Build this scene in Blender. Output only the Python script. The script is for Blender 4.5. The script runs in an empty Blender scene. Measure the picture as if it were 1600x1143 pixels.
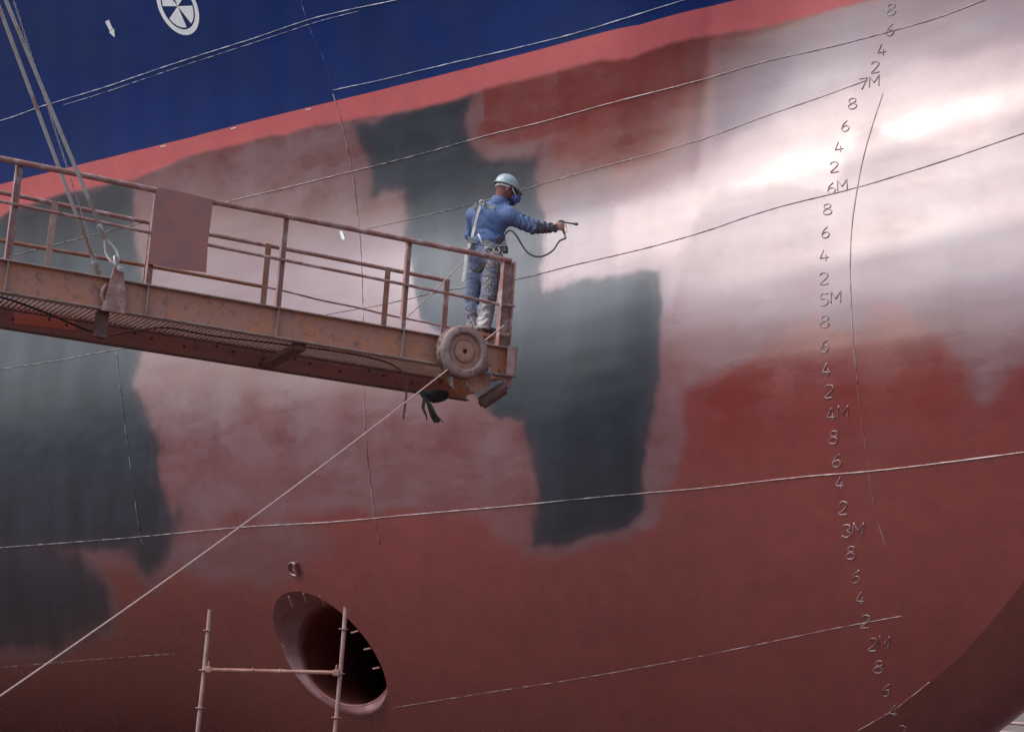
import bpy, math, random
import numpy as np
R = math.radians
random.seed(7)
rng = np.random.default_rng(7)
scene = bpy.context.scene
COL = scene.collection

# ------------------------------------------------------------------ camera
F_PX, CXP, CYP = 2600.0, 800.0, 571.5
PITCH, ROLL = R(10.65), R(3.8)
Fv = np.array([0, math.cos(PITCH), math.sin(PITCH)])
U0 = np.array([0, -math.sin(PITCH), math.cos(PITCH)])
R0 = np.array([1.0, 0, 0])
Rv = R0 * math.cos(ROLL) + U0 * math.sin(ROLL)
Uv = -R0 * math.sin(ROLL) + U0 * math.cos(ROLL)
cam = bpy.data.cameras.new('camera')
cam.sensor_width = 36.0
cam.lens = 36.0 * F_PX / 1600.0
cam.clip_start, cam.clip_end = 0.1, 3000
co = bpy.data.objects.new('camera', cam)
COL.objects.link(co)
from mathutils import Matrix, Vector
co.matrix_world = Matrix(((Rv[0], Uv[0], -Fv[0], 0), (Rv[1], Uv[1], -Fv[1], 0), (Rv[2], Uv[2], -Fv[2], 0), (0, 0, 0, 1)))
scene.camera = co

# ------------------------------------------------------------------ sky, sun, exposure
SUN_AZ, SUN_EL = R(-105), R(52)          # azimuth from +Y towards +X
world = bpy.data.worlds.new('World')
scene.world = world
world.use_nodes = True
wn = world.node_tree
wn.nodes.clear()
sky = wn.nodes.new('ShaderNodeTexSky')
sky.sky_type = 'NISHITA'
sky.sun_disc = False
sky.sun_elevation = SUN_EL
sky.sun_rotation = SUN_AZ % (2 * math.pi)
sky.air_density, sky.dust_density, sky.ozone_density = 1.0, 2.6, 1.5
hs = wn.nodes.new('ShaderNodeHueSaturation')
hs.inputs['Saturation'].default_value = 0.85
bg = wn.nodes.new('ShaderNodeBackground')
bg.inputs['Strength'].default_value = 0.15
wo = wn.nodes.new('ShaderNodeOutputWorld')
wn.links.new(sky.outputs[0], hs.inputs['Color'])
wn.links.new(hs.outputs[0], bg.inputs['Color'])
wn.links.new(bg.outputs[0], wo.inputs['Surface'])
sl = bpy.data.lights.new('sun', 'SUN')
sl.energy, sl.angle, sl.color = 1.2, R(64), (1, 0.993, 0.985)
so = bpy.data.objects.new('sun', sl)
COL.objects.link(so)
sdir = Vector((math.sin(SUN_AZ) * math.cos(SUN_EL), math.cos(SUN_AZ) * math.cos(SUN_EL), math.sin(SUN_EL)))
so.rotation_euler = sdir.to_track_quat('Z', 'Y').to_euler()
so.location = sdir * 60
vs = scene.view_settings
vs.view_transform, vs.look, vs.gamma, vs.use_curve_mapping, vs.exposure = 'Standard', 'None', 1.0, False, 0.68

# ------------------------------------------------------------------ pixel rays
def ray(px, py):
    px = np.asarray(px, float); py = np.asarray(py, float)
    d = Fv * F_PX + (px - CXP)[..., None] * Rv - (py - CYP)[..., None] * Uv
    return d / d[..., 1:2]                                   # scaled so that dY = 1
def at(px, py, Y):
    return ray(px, py) * Y
def proj(P):
    P = np.asarray(P, float)
    z = P @ Fv
    return CXP + F_PX * (P @ Rv) / z, CYP - F_PX * (P @ Uv) / z

# ------------------------------------------------------------------ noise
def _hash(ix, iy, s):
    n = (ix * 374761393 + iy * 668265263 + s * 1442695041) & 0x7fffffff
    n = ((n ^ (n >> 13)) * 1274126177) & 0x7fffffff
    return ((n ^ (n >> 16)) & 0xffff) / 65535.0
def vnoise(x, y, s=0):
    x = np.asarray(x, float); y = np.asarray(y, float)
    ix = np.floor(x).astype(np.int64); iy = np.floor(y).astype(np.int64)
    fx = x - ix; fy = y - iy
    fx = fx * fx * fx * (fx * (fx * 6 - 15) + 10); fy = fy * fy * fy * (fy * (fy * 6 - 15) + 10)
    a = _hash(ix, iy, s); b = _hash(ix + 1, iy, s); c = _hash(ix, iy + 1, s); d = _hash(ix + 1, iy + 1, s)
    return (a * (1 - fx) + b * fx) * (1 - fy) + (c * (1 - fx) + d * fx) * fy
def fbm(x, y, s=0, o=4):
    t = 0; a = 0.5; n = 0
    for k in range(o):
        t = t + a * vnoise(x * 2 ** k, y * 2 ** k, s + 17 * k); n += a; a *= 0.5
    return t / n - 0.5
def sstep(e0, e1, x):
    t = np.clip((x - e0) / (e1 - e0), 0, 1)
    return t * t * (3 - 2 * t)

# ------------------------------------------------------------------ mesh helpers
def new_obj(name, verts, faces, mat=None, parent=None, smooth=False):
    me = bpy.data.meshes.new(name)
    me.from_pydata([tuple(v) for v in verts], [], [tuple(f) for f in faces])
    if smooth:
        me.polygons.foreach_set('use_smooth', [True] * len(me.polygons))
    me.update()
    if mat:
        me.materials.append(mat)
    o = bpy.data.objects.new(name, me)
    COL.objects.link(o)
    if parent:
        o.parent = parent
    return o
def grid_obj(name, V, nx, ny, mat, parent=None, keep=None):
    """V: nx*ny vertices, column-major grid of quads, built fast"""
    i, j = np.meshgrid(np.arange(nx - 1), np.arange(ny - 1), indexing='ij')
    a = (i * ny + j).ravel()
    q = np.stack([a, a + ny, a + ny + 1, a + 1], 1)
    if keep is not None:
        q = q[keep(q)]
    me = bpy.data.meshes.new(name)
    me.vertices.add(len(V)); me.vertices.foreach_set('co', np.asarray(V, np.float32).ravel())
    me.loops.add(q.size); me.loops.foreach_set('vertex_index', q.astype(np.int32).ravel())
    me.polygons.add(len(q))
    me.polygons.foreach_set('loop_start', np.arange(0, q.size, 4, dtype=np.int32))
    me.polygons.foreach_set('use_smooth', np.ones(len(q), bool))
    me.update(calc_edges=True); me.validate()
    me.materials.append(mat)
    o = bpy.data.objects.new(name, me); COL.objects.link(o)
    if parent:
        o.parent = parent
    return o
class MB:
    def __init__(s):
        s.v = []; s.f = []
    def add(s, v, f):
        n = len(s.v)
        s.v += [tuple(map(float, p)) for p in v]; s.f += [tuple(i + n for i in q) for q in f]
        return s
    def box(s, c, sx, sy, sz, axes=None, ch=0.0):
        """box about c; ch = chamfer"""
        c = np.array(c, float)
        A = np.eye(3) if axes is None else np.array(axes, float)
        if ch <= 0:
            P = [c + A.T @ np.array([x * sx / 2, y * sy / 2, z * sz / 2]) for x in (-1, 1) for y in (-1, 1) for z in (-1, 1)]
            return s.add(P, [(0, 1, 3, 2), (4, 6, 7, 5), (0, 4, 5, 1), (2, 3, 7, 6), (0, 2, 6, 4), (1, 5, 7, 3)])
        h = np.array([sx, sy, sz]) / 2
        P = []; idx = {}
        for x in (-1, 1):
            for y in (-1, 1):
                for z in (-1, 1):
                    for k in range(3):
                        p = np.array([x, y, z]) * h
                        for m in range(3):
                            if m != k:
                                p[m] -= ch * (x, y, z)[m]
                        idx[(x, y, z, k)] = len(P); P.append(c + A.T @ p)
        Fs = []
        for k in range(3):
            a, b = (k + 1) % 3, (k + 2) % 3
            for sg in (-1, 1):
                q = []
                for u, v in ((-1, -1), (1, -1), (1, 1), (-1, 1)):
                    t = [0, 0, 0]; t[k] = sg; t[a] = u; t[b] = v
                    q.append(idx[(*t, k)])
                Fs.append(q if sg > 0 else q[::-1])
        for k in range(3):
            a, b = (k + 1) % 3, (k + 2) % 3
            for u in (-1, 1):
                for v in (-1, 1):
                    t0 = [0, 0, 0]; t0[k] = -1; t0[a] = u; t0[b] = v
                    t1 = list(t0); t1[k] = 1
                    Fs.append([idx[(*t0, a)], idx[(*t1, a)], idx[(*t1, b)], idx[(*t0, b)]])
        for x in (-1, 1):
            for y in (-1, 1):
                for z in (-1, 1):
                    Fs.append([idx[(x, y, z, k)] for k in range(3)])
        return s.add(P, Fs)
    def beam(s, p0, p1, w, h, up=(0, 0, 1), ch=0.0):
        p0 = np.array(p0, float); p1 = np.array(p1, float)
        d = p1 - p0; L = np.linalg.norm(d); d /= L
        side = np.cross(d, up); side /= np.linalg.norm(side)
        u = np.cross(side, d)
        return s.box((p0 + p1) / 2, L, w, h, [d, side, u], ch)
    def tube(s, pts, r, n=10, caps=True):
        pts = np.array(pts, float); m = len(pts)
        r = np.broadcast_to(np.asarray(r, float), (m,))
        T = np.gradient(pts, axis=0) if m > 2 else np.repeat((pts[1] - pts[0])[None], m, 0)
        T /= np.linalg.norm(T, axis=1)[:, None] + 1e-12
        a = np.array([0, 0, 1.0]) if abs(T[0][2]) < 0.9 else np.array([1.0, 0, 0])
        N = np.cross(T[0], a); N /= np.linalg.norm(N)
        V = []
        for i in range(m):
            N = N - T[i] * (N @ T[i]); N /= np.linalg.norm(N); B = np.cross(T[i], N)
            for k in range(n):
                t = 2 * math.pi * k / n
                V.append(pts[i] + r[i] * (math.cos(t) * N + math.sin(t) * B))
        Fs = [(i * n + k, i * n + (k + 1) % n, (i + 1) * n + (k + 1) % n, (i + 1) * n + k) for i in range(m - 1) for k in range(n)]
        if caps:
            Fs += [tuple(range(n))[::-1], tuple((m - 1) * n + k for k in range(n))]
        return s.add(V, Fs)
    def lathe(s, prof, c, ax, n=32, closed=False):
        """prof: list of (radius, along axis)"""
        c = np.array(c, float); ax = np.array(ax, float); ax /= np.linalg.norm(ax)
        a = np.array([0, 0, 1.0]) if abs(ax[2]) < 0.9 else np.array([1.0, 0, 0])
        N = np.cross(ax, a); N /= np.linalg.norm(N); B = np.cross(ax, N)
        V = []; m = len(prof)
        for (r, z) in prof:
            for k in range(n):
                t = 2 * math.pi * k / n
                V.append(c + ax * z + r * (math.cos(t) * N + math.sin(t) * B))
        rg = range(m) if closed else range(m - 1)
        Fs = [(i * n + k, i * n + (k + 1) % n, ((i + 1) % m) * n + (k + 1) % n, ((i + 1) % m) * n + k) for i in rg for k in range(n)]
        if not closed:
            if prof[0][0] > 1e-4: Fs.append(tuple(range(n))[::-1])
            if prof[-1][0] > 1e-4: Fs.append(tuple((m - 1) * n + k for k in range(n)))
        return s.add(V, Fs)
    def prism(s, poly, d):
        """planar polygon (3-D points) pushed by vector d"""
        P = [np.array(p, float) for p in poly]; n = len(P)
        V = P + [p + np.array(d, float) for p in P]
        return s.add(V, [tuple(range(n))[::-1], tuple(range(n, 2 * n))] + [(k, (k + 1) % n, n + (k + 1) % n, n + k) for k in range(n)])
    def sphere(s, c, r, n=10, sc=(1, 1, 1)):
        prof = [(max(1e-5, math.sin(math.pi * i / n)) * 1.0, -math.cos(math.pi * i / n)) for i in range(n + 1)]
        V = []; m = n * 2
        for (q, z) in prof:
            for k in range(m):
                t = 2 * math.pi * k / m
                V.append(np.array(c) + r * np.array([q * math.cos(t) * sc[0], q * math.sin(t) * sc[1], z * sc[2]]))
        return s.add(V, [(i * m + k, i * m + (k + 1) % m, (i + 1) * m + (k + 1) % m, (i + 1) * m + k) for i in range(n) for k in range(m)])
    def build(s, name, mat, parent=None, smooth=False, sharp=None):
        o = new_obj(name, s.v, s.f, mat, parent, smooth)
        if smooth and sharp:
            o.data.set_sharp_from_angle(angle=R(sharp))
        return o
def smooth_path(pts, n=8):
    """Catmull-Rom through the points"""
    P = np.array(pts, float)
    P = np.vstack([2 * P[0] - P[1], P, 2 * P[-1] - P[-2]])
    out = []
    for i in range(1, len(P) - 2):
        for k in range(n):
            t = k / n
            out.append(0.5 * (2 * P[i] + (P[i + 1] - P[i - 1]) * t + (2 * P[i - 1] - 5 * P[i] + 4 * P[i + 1] - P[i + 2]) * t * t
                              + (3 * P[i] - P[i - 1] - 3 * P[i + 1] + P[i + 2]) * t ** 3))
    out.append(P[-2])
    return np.array(out)
def tag(o, label=None, cat=None, group=None, kind=None):
    if label: o['label'] = label
    if cat: o['category'] = cat
    if group: o['group'] = group
    if kind: o['kind'] = kind
    return o
def empty(name, loc, label, cat, group=None):
    o = bpy.data.objects.new(name, None)
    COL.objects.link(o)
    o.location = loc; o.empty_display_size = 0.1
    return tag(o, label, cat, group)
def own(parent, *objs):
    """parent world-space meshes to a thing without moving them"""
    m = Matrix.Translation(parent.location) @ parent.rotation_euler.to_matrix().to_4x4()
    for o in objs:
        o.parent = parent
        o.matrix_parent_inverse = m.inverted()

# ------------------------------------------------------------------ materials
def mat_new(name):
    m = bpy.data.materials.new(name); m.use_nodes = True
    nt = m.node_tree; nt.nodes.clear()
    b = nt.nodes.new('ShaderNodeBsdfPrincipled'); o = nt.nodes.new('ShaderNodeOutputMaterial')
    nt.links.new(b.outputs[0], o.inputs[0])
    return m, nt, b
def N(nt, kind, **kw):
    n = nt.nodes.new(kind)
    for k, v in kw.items():
        if k.startswith('i_'):
            n.inputs[k[2:].replace('_', ' ')].default_value = v
        else:
            setattr(n, k, v)
    return n
def noise(nt, scale, detail=5, rough=0.6, vec=None, w=None):
    n = N(nt, 'ShaderNodeTexNoise', i_Scale=scale, i_Detail=detail, i_Roughness=rough)
    if vec is not None:
        nt.links.new(vec, n.inputs['Vector'])
    return n.outputs['Fac']
def objco(nt, scale=(1, 1, 1)):
    t = N(nt, 'ShaderNodeTexCoord'); mp = N(nt, 'ShaderNodeMapping')
    mp.inputs['Scale'].default_value = scale
    nt.links.new(t.outputs['Object'], mp.inputs['Vector'])
    return mp.outputs[0]
def ramp(nt, fac, lo, hi):
    n = N(nt, 'ShaderNodeMapRange', interpolation_type='SMOOTHSTEP')
    n.inputs['From Min'].default_value = lo; n.inputs['From Max'].default_value = hi
    nt.links.new(fac, n.inputs['Value'])
    return n.outputs[0]
def mixc(nt, fac, a, b):
    n = N(nt, 'ShaderNodeMix', data_type='RGBA')
    for k, v in ((0, fac), (6, a), (7, b)):
        if isinstance(v, (int, float)): n.inputs[k].default_value = v
        elif isinstance(v, tuple): n.inputs[k].default_value = (*v, 1)
        else: nt.links.new(v, n.inputs[k])
    return n.outputs[2]
def math_(nt, op, a, b=None, clamp=False):
    n = N(nt, 'ShaderNodeMath', operation=op, use_clamp=clamp)
    for k, v in ((0, a), (1, b)):
        if v is None: continue
        if isinstance(v, (int, float)): n.inputs[k].default_value = v
        else: nt.links.new(v, n.inputs[k])
    return n.outputs[0]
def attr(nt, name):
    return N(nt, 'ShaderNodeAttribute', attribute_name=name).outputs['Fac']
def bump(nt, h, strength, dist, b):
    n = N(nt, 'ShaderNodeBump', i_Strength=strength, i_Distance=dist)
    nt.links.new(h, n.inputs['Height']); nt.links.new(n.outputs[0], b.inputs['Normal'])
def simple(name, col, rough=0.5, col2=None, scale=6, lo=0.4, hi=0.65, metal=0.0, bmp=0.0, col3=None, scale3=30, lo3=0.55, hi3=0.7, sc=(1, 1, 1), spec=0.5):
    m, nt, b = mat_new(name)
    c = objco(nt, sc)
    out = col
    if col2:
        out = mixc(nt, ramp(nt, noise(nt, scale, 6, 0.65, c), lo, hi), col, col2)
    if col3:
        out = mixc(nt, ramp(nt, noise(nt, scale3, 5, 0.7, c), lo3, hi3), out, col3)
    if isinstance(out, tuple): b.inputs['Base Color'].default_value = (*out, 1)
    else: nt.links.new(out, b.inputs['Base Color'])
    b.inputs['Metallic'].default_value = metal
    b.inputs['Specular IOR Level'].default_value = spec
    r = math_(nt, 'ADD', math_(nt, 'MULTIPLY', noise(nt, scale * 2.3, 4, 0.6, c), 0.3), rough - 0.15, True)
    nt.links.new(r, b.inputs['Roughness'])
    if bmp:
        bump(nt, noise(nt, scale3, 6, 0.7, c), bmp, 0.01, b)
    return m

# ship paint: which coat lies where comes from attributes of the plating
m_hull, nt, b = mat_new('ship_paint')
oc = objco(nt)
n_big = noise(nt, 0.9, 6, 0.6, oc); n_mid = noise(nt, 4.0, 6, 0.65, oc); n_fine = noise(nt, 38.0, 4, 0.7, oc)
n_str = noise(nt, 1.0, 4, 0.5, objco(nt, (2.2, 0, 0.28)))          # spray passes run down the plates
n_lap = noise(nt, 1.3, 6, 0.68, objco(nt, (0.45, 0, 2.0)))         # lap marks run along them
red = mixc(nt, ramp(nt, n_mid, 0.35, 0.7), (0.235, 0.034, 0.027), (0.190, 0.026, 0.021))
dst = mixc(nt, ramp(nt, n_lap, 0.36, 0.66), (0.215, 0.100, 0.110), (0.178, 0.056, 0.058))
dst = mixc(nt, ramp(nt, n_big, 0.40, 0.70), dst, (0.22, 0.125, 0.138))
gry = mixc(nt, ramp(nt, n_str, 0.30, 0.75), (0.036, 0.043, 0.060), (0.019, 0.0235, 0.032))
gry = mixc(nt, ramp(nt, n_mid, 0.56, 0.72), gry, (0.022, 0.027, 0.034))
n_lp2 = noise(nt, 1.25, 3, 0.45, objco(nt, (0.8, 0, 1.25))); n_lp3 = noise(nt, 2.6, 3, 0.5, objco(nt, (0.7, 0, 1.6)))
lap = math_(nt, 'ADD', math_(nt, 'MULTIPLY', ramp(nt, n_lp2, 0.50, 0.53), 0.5), math_(nt, 'MULTIPLY', ramp(nt, n_lp3, 0.53, 0.56), 0.5))
run = math_(nt, 'MULTIPLY', ramp(nt, noise(nt, 1.0, 3, 0.5, objco(nt, (17, 0, 0.9))), 0.60, 0.72), 0.30)
red = mixc(nt, math_(nt, 'MULTIPLY', lap, 0.22), red, (0.150, 0.024, 0.020))
dst = mixc(nt, math_(nt, 'MULTIPLY', lap, 0.42), dst, (0.165, 0.044, 0.043))
gry = mixc(nt, math_(nt, 'MULTIPLY', lap, 0.35), gry, (0.018, 0.023, 0.030))
red = mixc(nt, run, red, (0.165, 0.024, 0.020)); dst = mixc(nt, run, dst, (0.15, 0.058, 0.060)); gry = mixc(nt, run, gry, (0.020, 0.025, 0.032))
bnd = mixc(nt, ramp(nt, n_mid, 0.35, 0.7), (0.60, 0.128, 0.128), (0.54, 0.118, 0.122))
blu = mixc(nt, ramp(nt, n_big, 0.3, 0.7), (0.0055, 0.025, 0.150), (0.0085, 0.027, 0.120))
a_d, a_g, a_b, a_w = attr(nt, 'dusty'), attr(nt, 'grey'), attr(nt, 'band'), attr(nt, 'waterline')
n_spk = noise(nt, 70.0, 3, 0.8, oc)
def feather(a, k1, k2):                                   # spray edge: streaky, then speckled
    t_ = math_(nt, 'ADD', a, math_(nt, 'MULTIPLY', math_(nt, 'SUBTRACT', n_str, 0.5), k1))
    t_ = math_(nt, 'ADD', t_, math_(nt, 'MULTIPLY', math_(nt, 'SUBTRACT', n_spk, 0.5), k2))
    edge_ = math_(nt, 'MULTIPLY', math_(nt, 'MULTIPLY', a, math_(nt, 'SUBTRACT', 1.0, a)), 4.0, True)
    n = N(nt, 'ShaderNodeMix', data_type='FLOAT')
    nt.links.new(edge_, n.inputs[0]); nt.links.new(a, n.inputs[2]); nt.links.new(ramp(nt, t_, 0.18, 0.82), n.inputs[3])
    return n.outputs[0]
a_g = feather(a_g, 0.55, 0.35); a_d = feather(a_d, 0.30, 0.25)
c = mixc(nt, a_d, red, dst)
c = mixc(nt, a_g, c, gry)
c = mixc(nt, a_b, c, bnd)
top = ramp(nt, a_w, -0.004, 0.004)
c = mixc(nt, top, c, blu)
nt.links.new(c, b.inputs['Base Color'])
rg = math_(nt, 'ADD', math_(nt, 'MULTIPLY', a_d, 0.06), 0.27)
rg = math_(nt, 'ADD', rg, math_(nt, 'MULTIPLY', a_g, 0.05))
rg = math_(nt, 'ADD', rg, math_(nt, 'MULTIPLY', a_b, 0.22))
rg = math_(nt, 'ADD', rg, math_(nt, 'MULTIPLY', math_(nt, 'SUBTRACT', n_lap, 0.5), 0.16))
rg = math_(nt, 'ADD', rg, math_(nt, 'MULTIPLY', math_(nt, 'SUBTRACT', n_str, 0.5), 0.20))
rg = math_(nt, 'SUBTRACT', rg, math_(nt, 'MULTIPLY', lap, 0.05))
rg = math_(nt, 'ADD', rg, math_(nt, 'MULTIPLY', math_(nt, 'SUBTRACT', n_mid, 0.5), 0.14), True)
nt.links.new(rg, b.inputs['Roughness'])
ior = N(nt, 'ShaderNodeMapRange'); nt.links.new(math_(nt, 'SUBTRACT', math_(nt, 'SUBTRACT', 2.32, math_(nt, 'MULTIPLY', a_g, 0.48)), math_(nt, 'MULTIPLY', a_d, 0.25)), ior.inputs['To Min'])
ior.inputs['To Max'].default_value = 1.33
# ior.inputs['To Max'].default_value = 1.33
nt.links.new(math_(nt, 'MAXIMUM', top, math_(nt, 'MULTIPLY', a_b, 0.9)), ior.inputs['Value'])
nt.links.new(ior.outputs[0], b.inputs['IOR'])
hh = math_(nt, 'ADD', math_(nt, 'MULTIPLY', n_fine, 0.35), n_mid)
bump(nt, hh, 0.05, 0.02, b)

# weld beads: same coats, patchily paler in place of sky glint on the beads
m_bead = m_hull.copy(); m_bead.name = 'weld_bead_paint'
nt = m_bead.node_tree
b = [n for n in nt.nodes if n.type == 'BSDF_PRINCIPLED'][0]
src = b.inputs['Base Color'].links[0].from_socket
sky_glint = math_(nt, 'MULTIPLY', ramp(nt, noise(nt, 5.0, 5, 0.7, objco(nt)), 0.38, 0.64), 0.58)
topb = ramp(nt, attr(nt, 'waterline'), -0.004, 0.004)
sky_glint = math_(nt, 'MAXIMUM', sky_glint, math_(nt, 'MULTIPLY', topb, math_(nt, 'ADD', sky_glint, 0.3)))
nt.links.new(mixc(nt, sky_glint, src, mixc(nt, topb, (0.58, 0.51, 0.51), (0.72, 0.76, 0.85))), b.inputs['Base Color'])  # near-white above the waterline: sky reflection put into the bead colour
m_white = simple('white_paint', (0.86, 0.87, 0.87), 0.45, (0.80, 0.81, 0.82), 8)
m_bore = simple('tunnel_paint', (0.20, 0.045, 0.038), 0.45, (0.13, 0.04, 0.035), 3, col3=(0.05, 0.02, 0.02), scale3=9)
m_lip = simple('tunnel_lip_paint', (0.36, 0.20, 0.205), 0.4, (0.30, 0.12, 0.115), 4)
m_rust = simple('rusty_girder_paint', (0.46, 0.205, 0.14), 0.6, (0.54, 0.195, 0.085), 3.2, 0.42, 0.66, bmp=0.25, col3=(0.25, 0.125, 0.105), scale3=11, lo3=0.50, hi3=0.70)
m_rail = simple('rusty_rail_paint', (0.32, 0.15, 0.12), 0.55, (0.50, 0.36, 0.33), 7, 0.46, 0.7, bmp=0.2, col3=(0.085, 0.04, 0.032), scale3=26)
m_rail2 = simple('orange_rust_rail', (0.30, 0.11, 0.055), 0.6, (0.30, 0.20, 0.17), 5, 0.45, 0.7, bmp=0.2, col3=(0.12, 0.05, 0.035), scale3=26)
m_flange = simple('dusty_flange', (0.36, 0.27, 0.225), 0.7, (0.26, 0.145, 0.11), 6, 0.42, 0.7, bmp=0.2, col3=(0.15, 0.16, 0.13), scale3=11)
m_plate = simple('rusty_sheet', (0.38, 0.145, 0.11), 0.6, (0.30, 0.14, 0.13), 3.0, 0.4, 0.62, bmp=0.2, col3=(0.26, 0.10, 0.05), scale3=8, lo3=0.58, hi3=0.78)
m_primer = simple('red_lead_primer', (0.50, 0.19, 0.14), 0.6, (0.40, 0.17, 0.135), 2.2, col3=(0.26, 0.11, 0.09), scale3=9, bmp=0.2)
m_fresh = simple('fresh_orange_primer', (0.90, 0.21, 0.12), 0.5, (0.85, 0.26, 0.17), 3)
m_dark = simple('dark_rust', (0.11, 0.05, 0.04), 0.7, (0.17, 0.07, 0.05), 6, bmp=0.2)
m_grat = simple('grating_rust', (0.42, 0.17, 0.13), 0.7, (0.48, 0.24, 0.19), 3, bmp=0.1)
m_wheel = simple('dusty_rubber', (0.34, 0.23, 0.205), 0.7, (0.25, 0.16, 0.14), 7, bmp=0.3, col3=(0.11, 0.07, 0.06), scale3=18, lo3=0.5, hi3=0.72)
m_tread = simple('worn_tread', (0.14, 0.085, 0.075), 0.75, (0.36, 0.29, 0.26), 16, 0.5, 0.62, bmp=0.4)
m_hub = simple('hub_paint', (0.42, 0.21, 0.135), 0.6, (0.33, 0.155, 0.11), 14, bmp=0.1)
m_black = simple('black_rubber', (0.014, 0.014, 0.015), 0.6, (0.03, 0.028, 0.027), 12, bmp=0.2)
m_wire = simple('steel_wire', (0.46, 0.43, 0.39), 0.5, (0.34, 0.23, 0.19), 2.2, 0.5, 0.62, metal=0.0, bmp=0.0)
m_steel = simple('galvanised_steel', (0.50, 0.48, 0.45), 0.45, (0.32, 0.29, 0.26), 18, metal=0.5)
m_rope = simple('sandy_rope', (0.56, 0.39, 0.33), 0.8, (0.48, 0.34, 0.29), 12)
m_rag = simple('paint_stiffened_rag', (0.42, 0.36, 0.31), 0.8, (0.24, 0.17, 0.14), 20, bmp=0.4)
m_ragd = simple('dark_rag', (0.10, 0.085, 0.075), 0.85, (0.05, 0.045, 0.04), 14, bmp=0.4)
m_scaf = simple('overspray_scaffold', (0.42, 0.27, 0.235), 0.55, (0.33, 0.17, 0.14), 5, bmp=0.1, col3=(0.34, 0.32, 0.29), scale3=4)
m_scafl = simple('rusty_ledger', (0.42, 0.22, 0.17), 0.55, (0.32, 0.12, 0.08), 5, bmp=0.1)
m_floor = simple('dock_floor_concrete', (0.130, 0.072, 0.058), 0.85, (0.09, 0.056, 0.048), 0.4, col3=(0.12, 0.082, 0.07), scale3=2.5)
m_wall = simple('dock_wall_render', (0.44, 0.36, 0.30), 0.85, (0.40, 0.32, 0.27), 0.6, col3=(0.36, 0.29, 0.24), scale3=3)
m_quay = simple('quay_concrete', (0.13, 0.12, 0.11), 0.85, (0.09, 0.08, 0.075), 0.5)
m_pipe = simple('pink_pipe_paint', (0.66, 0.46, 0.40), 0.5, (0.56, 0.36, 0.30), 3)

# ================================================================== SHIP HULL
# hull side as Y(X, Z): an inclined side with a bulb forward and flare above
A0, M0 = 20.0, 0.85
_ZT = np.linspace(-3, 12, 601)
_sl = np.interp(_ZT, [-3, -1.5, 0, 1.4, 2.6, 3.6, 4.6, 5.5, 6.3, 7.2, 8.5, 12], [2.8, 2.2, 1.40, 0.72, 0.38, 0.18, 0.06, 0.06, 0.22, 0.45, 0.66, 0.8])
_sm = np.interp(_ZT, [-3, -1.5, 0, 1.4, 2.4, 3.2, 3.9, 4.7, 5.4, 5.8, 6.2, 6.8, 7.6, 9, 12], [2.6, 1.75, 1.0, 0.55, 0.36, 0.24, 0.07, -0.20, -0.24, 0.06, 0.30, 0.42, 0.50, 0.65, 0.8])
_sr = np.interp(_ZT, [-3, -1.5, 0, 1.4, 2.4, 3.2, 3.9, 4.7, 5.5, 6.1, 6.8, 7.6, 9, 12], [2.6, 1.6, 0.88, 0.50, 0.38, 0.27, 0.06, -0.25, -0.32, -0.26, -0.08, 0.22, 0.62, 0.85])
def _integ(s):
    k = np.exp(-np.linspace(-2, 2, 33) ** 2); k /= k.sum()
    s = np.convolve(np.pad(s, 16, mode='edge'), k, 'valid')
    h = -np.cumsum(s) * (_ZT[1] - _ZT[0])
    return h - np.interp(3.5, _ZT, h)
_hl, _hm, _hr = _integ(_sl), _integ(_sm), _integ(_sr)
def hull_smooth(X, Z):
    w = sstep(-5.0, 0.2, X); w2 = sstep(0.8, 3.3, X)
    h = np.interp(Z, _ZT, _hl) * (1 - w) + (np.interp(Z, _ZT, _hm) * (1 - w2) + np.interp(Z, _ZT, _hr) * w2) * w
    return A0 - M0 * X + h + 0.05 * np.maximum(X - 3.2, 0) ** 2
CREASE = [1.72, 1.92, 2.00, 2.04]
def hull_y(X, Z):
    y = hull_smooth(X, Z)
    y = y + 0.020 * (fbm(X * 0.55 + Z * 0.10, Z * 0.75, 3, 3))                    # fairing of the plates
    y = y + 0.0024 * np.sin(X * 2 * math.pi / 0.72 + 0.6 * np.sin(Z) + 2.0 * fbm(X * 0.4, Z * 0.4, 91, 2)) * (0.4 + 1.2 * vnoise(X * 0.5, Z * 0.5, 93)) * sstep(1, 3, Z)   # plating drawn in between frames
    y = y + 0.017 * fbm(X * 0.22 + 7, Z * 1.5 - X * 0.12, 87, 3) * sstep(-3, 1.5, X) * sstep(2.5, 3.6, Z)     # long shallow ripples along the strakes
    zr = 5.42 + 0.205 * (X - 1.8) + 0.06 * np.sin(X * 1.7)                               # soft fold where the bulb runs into the flare
    y = y - 0.020 * np.exp(-((Z - zr) / 0.24) ** 2) * sstep(1.5, 2.7, X)
    zr2 = 4.35 + 0.16 * (X - 1.8)
    y = y - 0.016 * np.exp(-((Z - zr2) / 0.20) ** 2) * sstep(2.0, 3.6, X)
    xc = np.interp(Z, [4.2, 5.0, 5.35, 6.6], CREASE)
    y = y + 0.012 * np.exp(-((X - xc) / 0.10) ** 2) * sstep(3.9, 4.6, Z)                # frame showing through
    return y
def to_hull(px, py, fn=None):
    fn = fn or hull_y
    d = ray(px, py)
    Y = np.full(d.shape[:-1], 18.0)
    for _ in range(60):
        Y = 0.5 * Y + 0.5 * fn(d[..., 0] * Y, d[..., 2] * Y)
    return d * Y[..., None]
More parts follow.
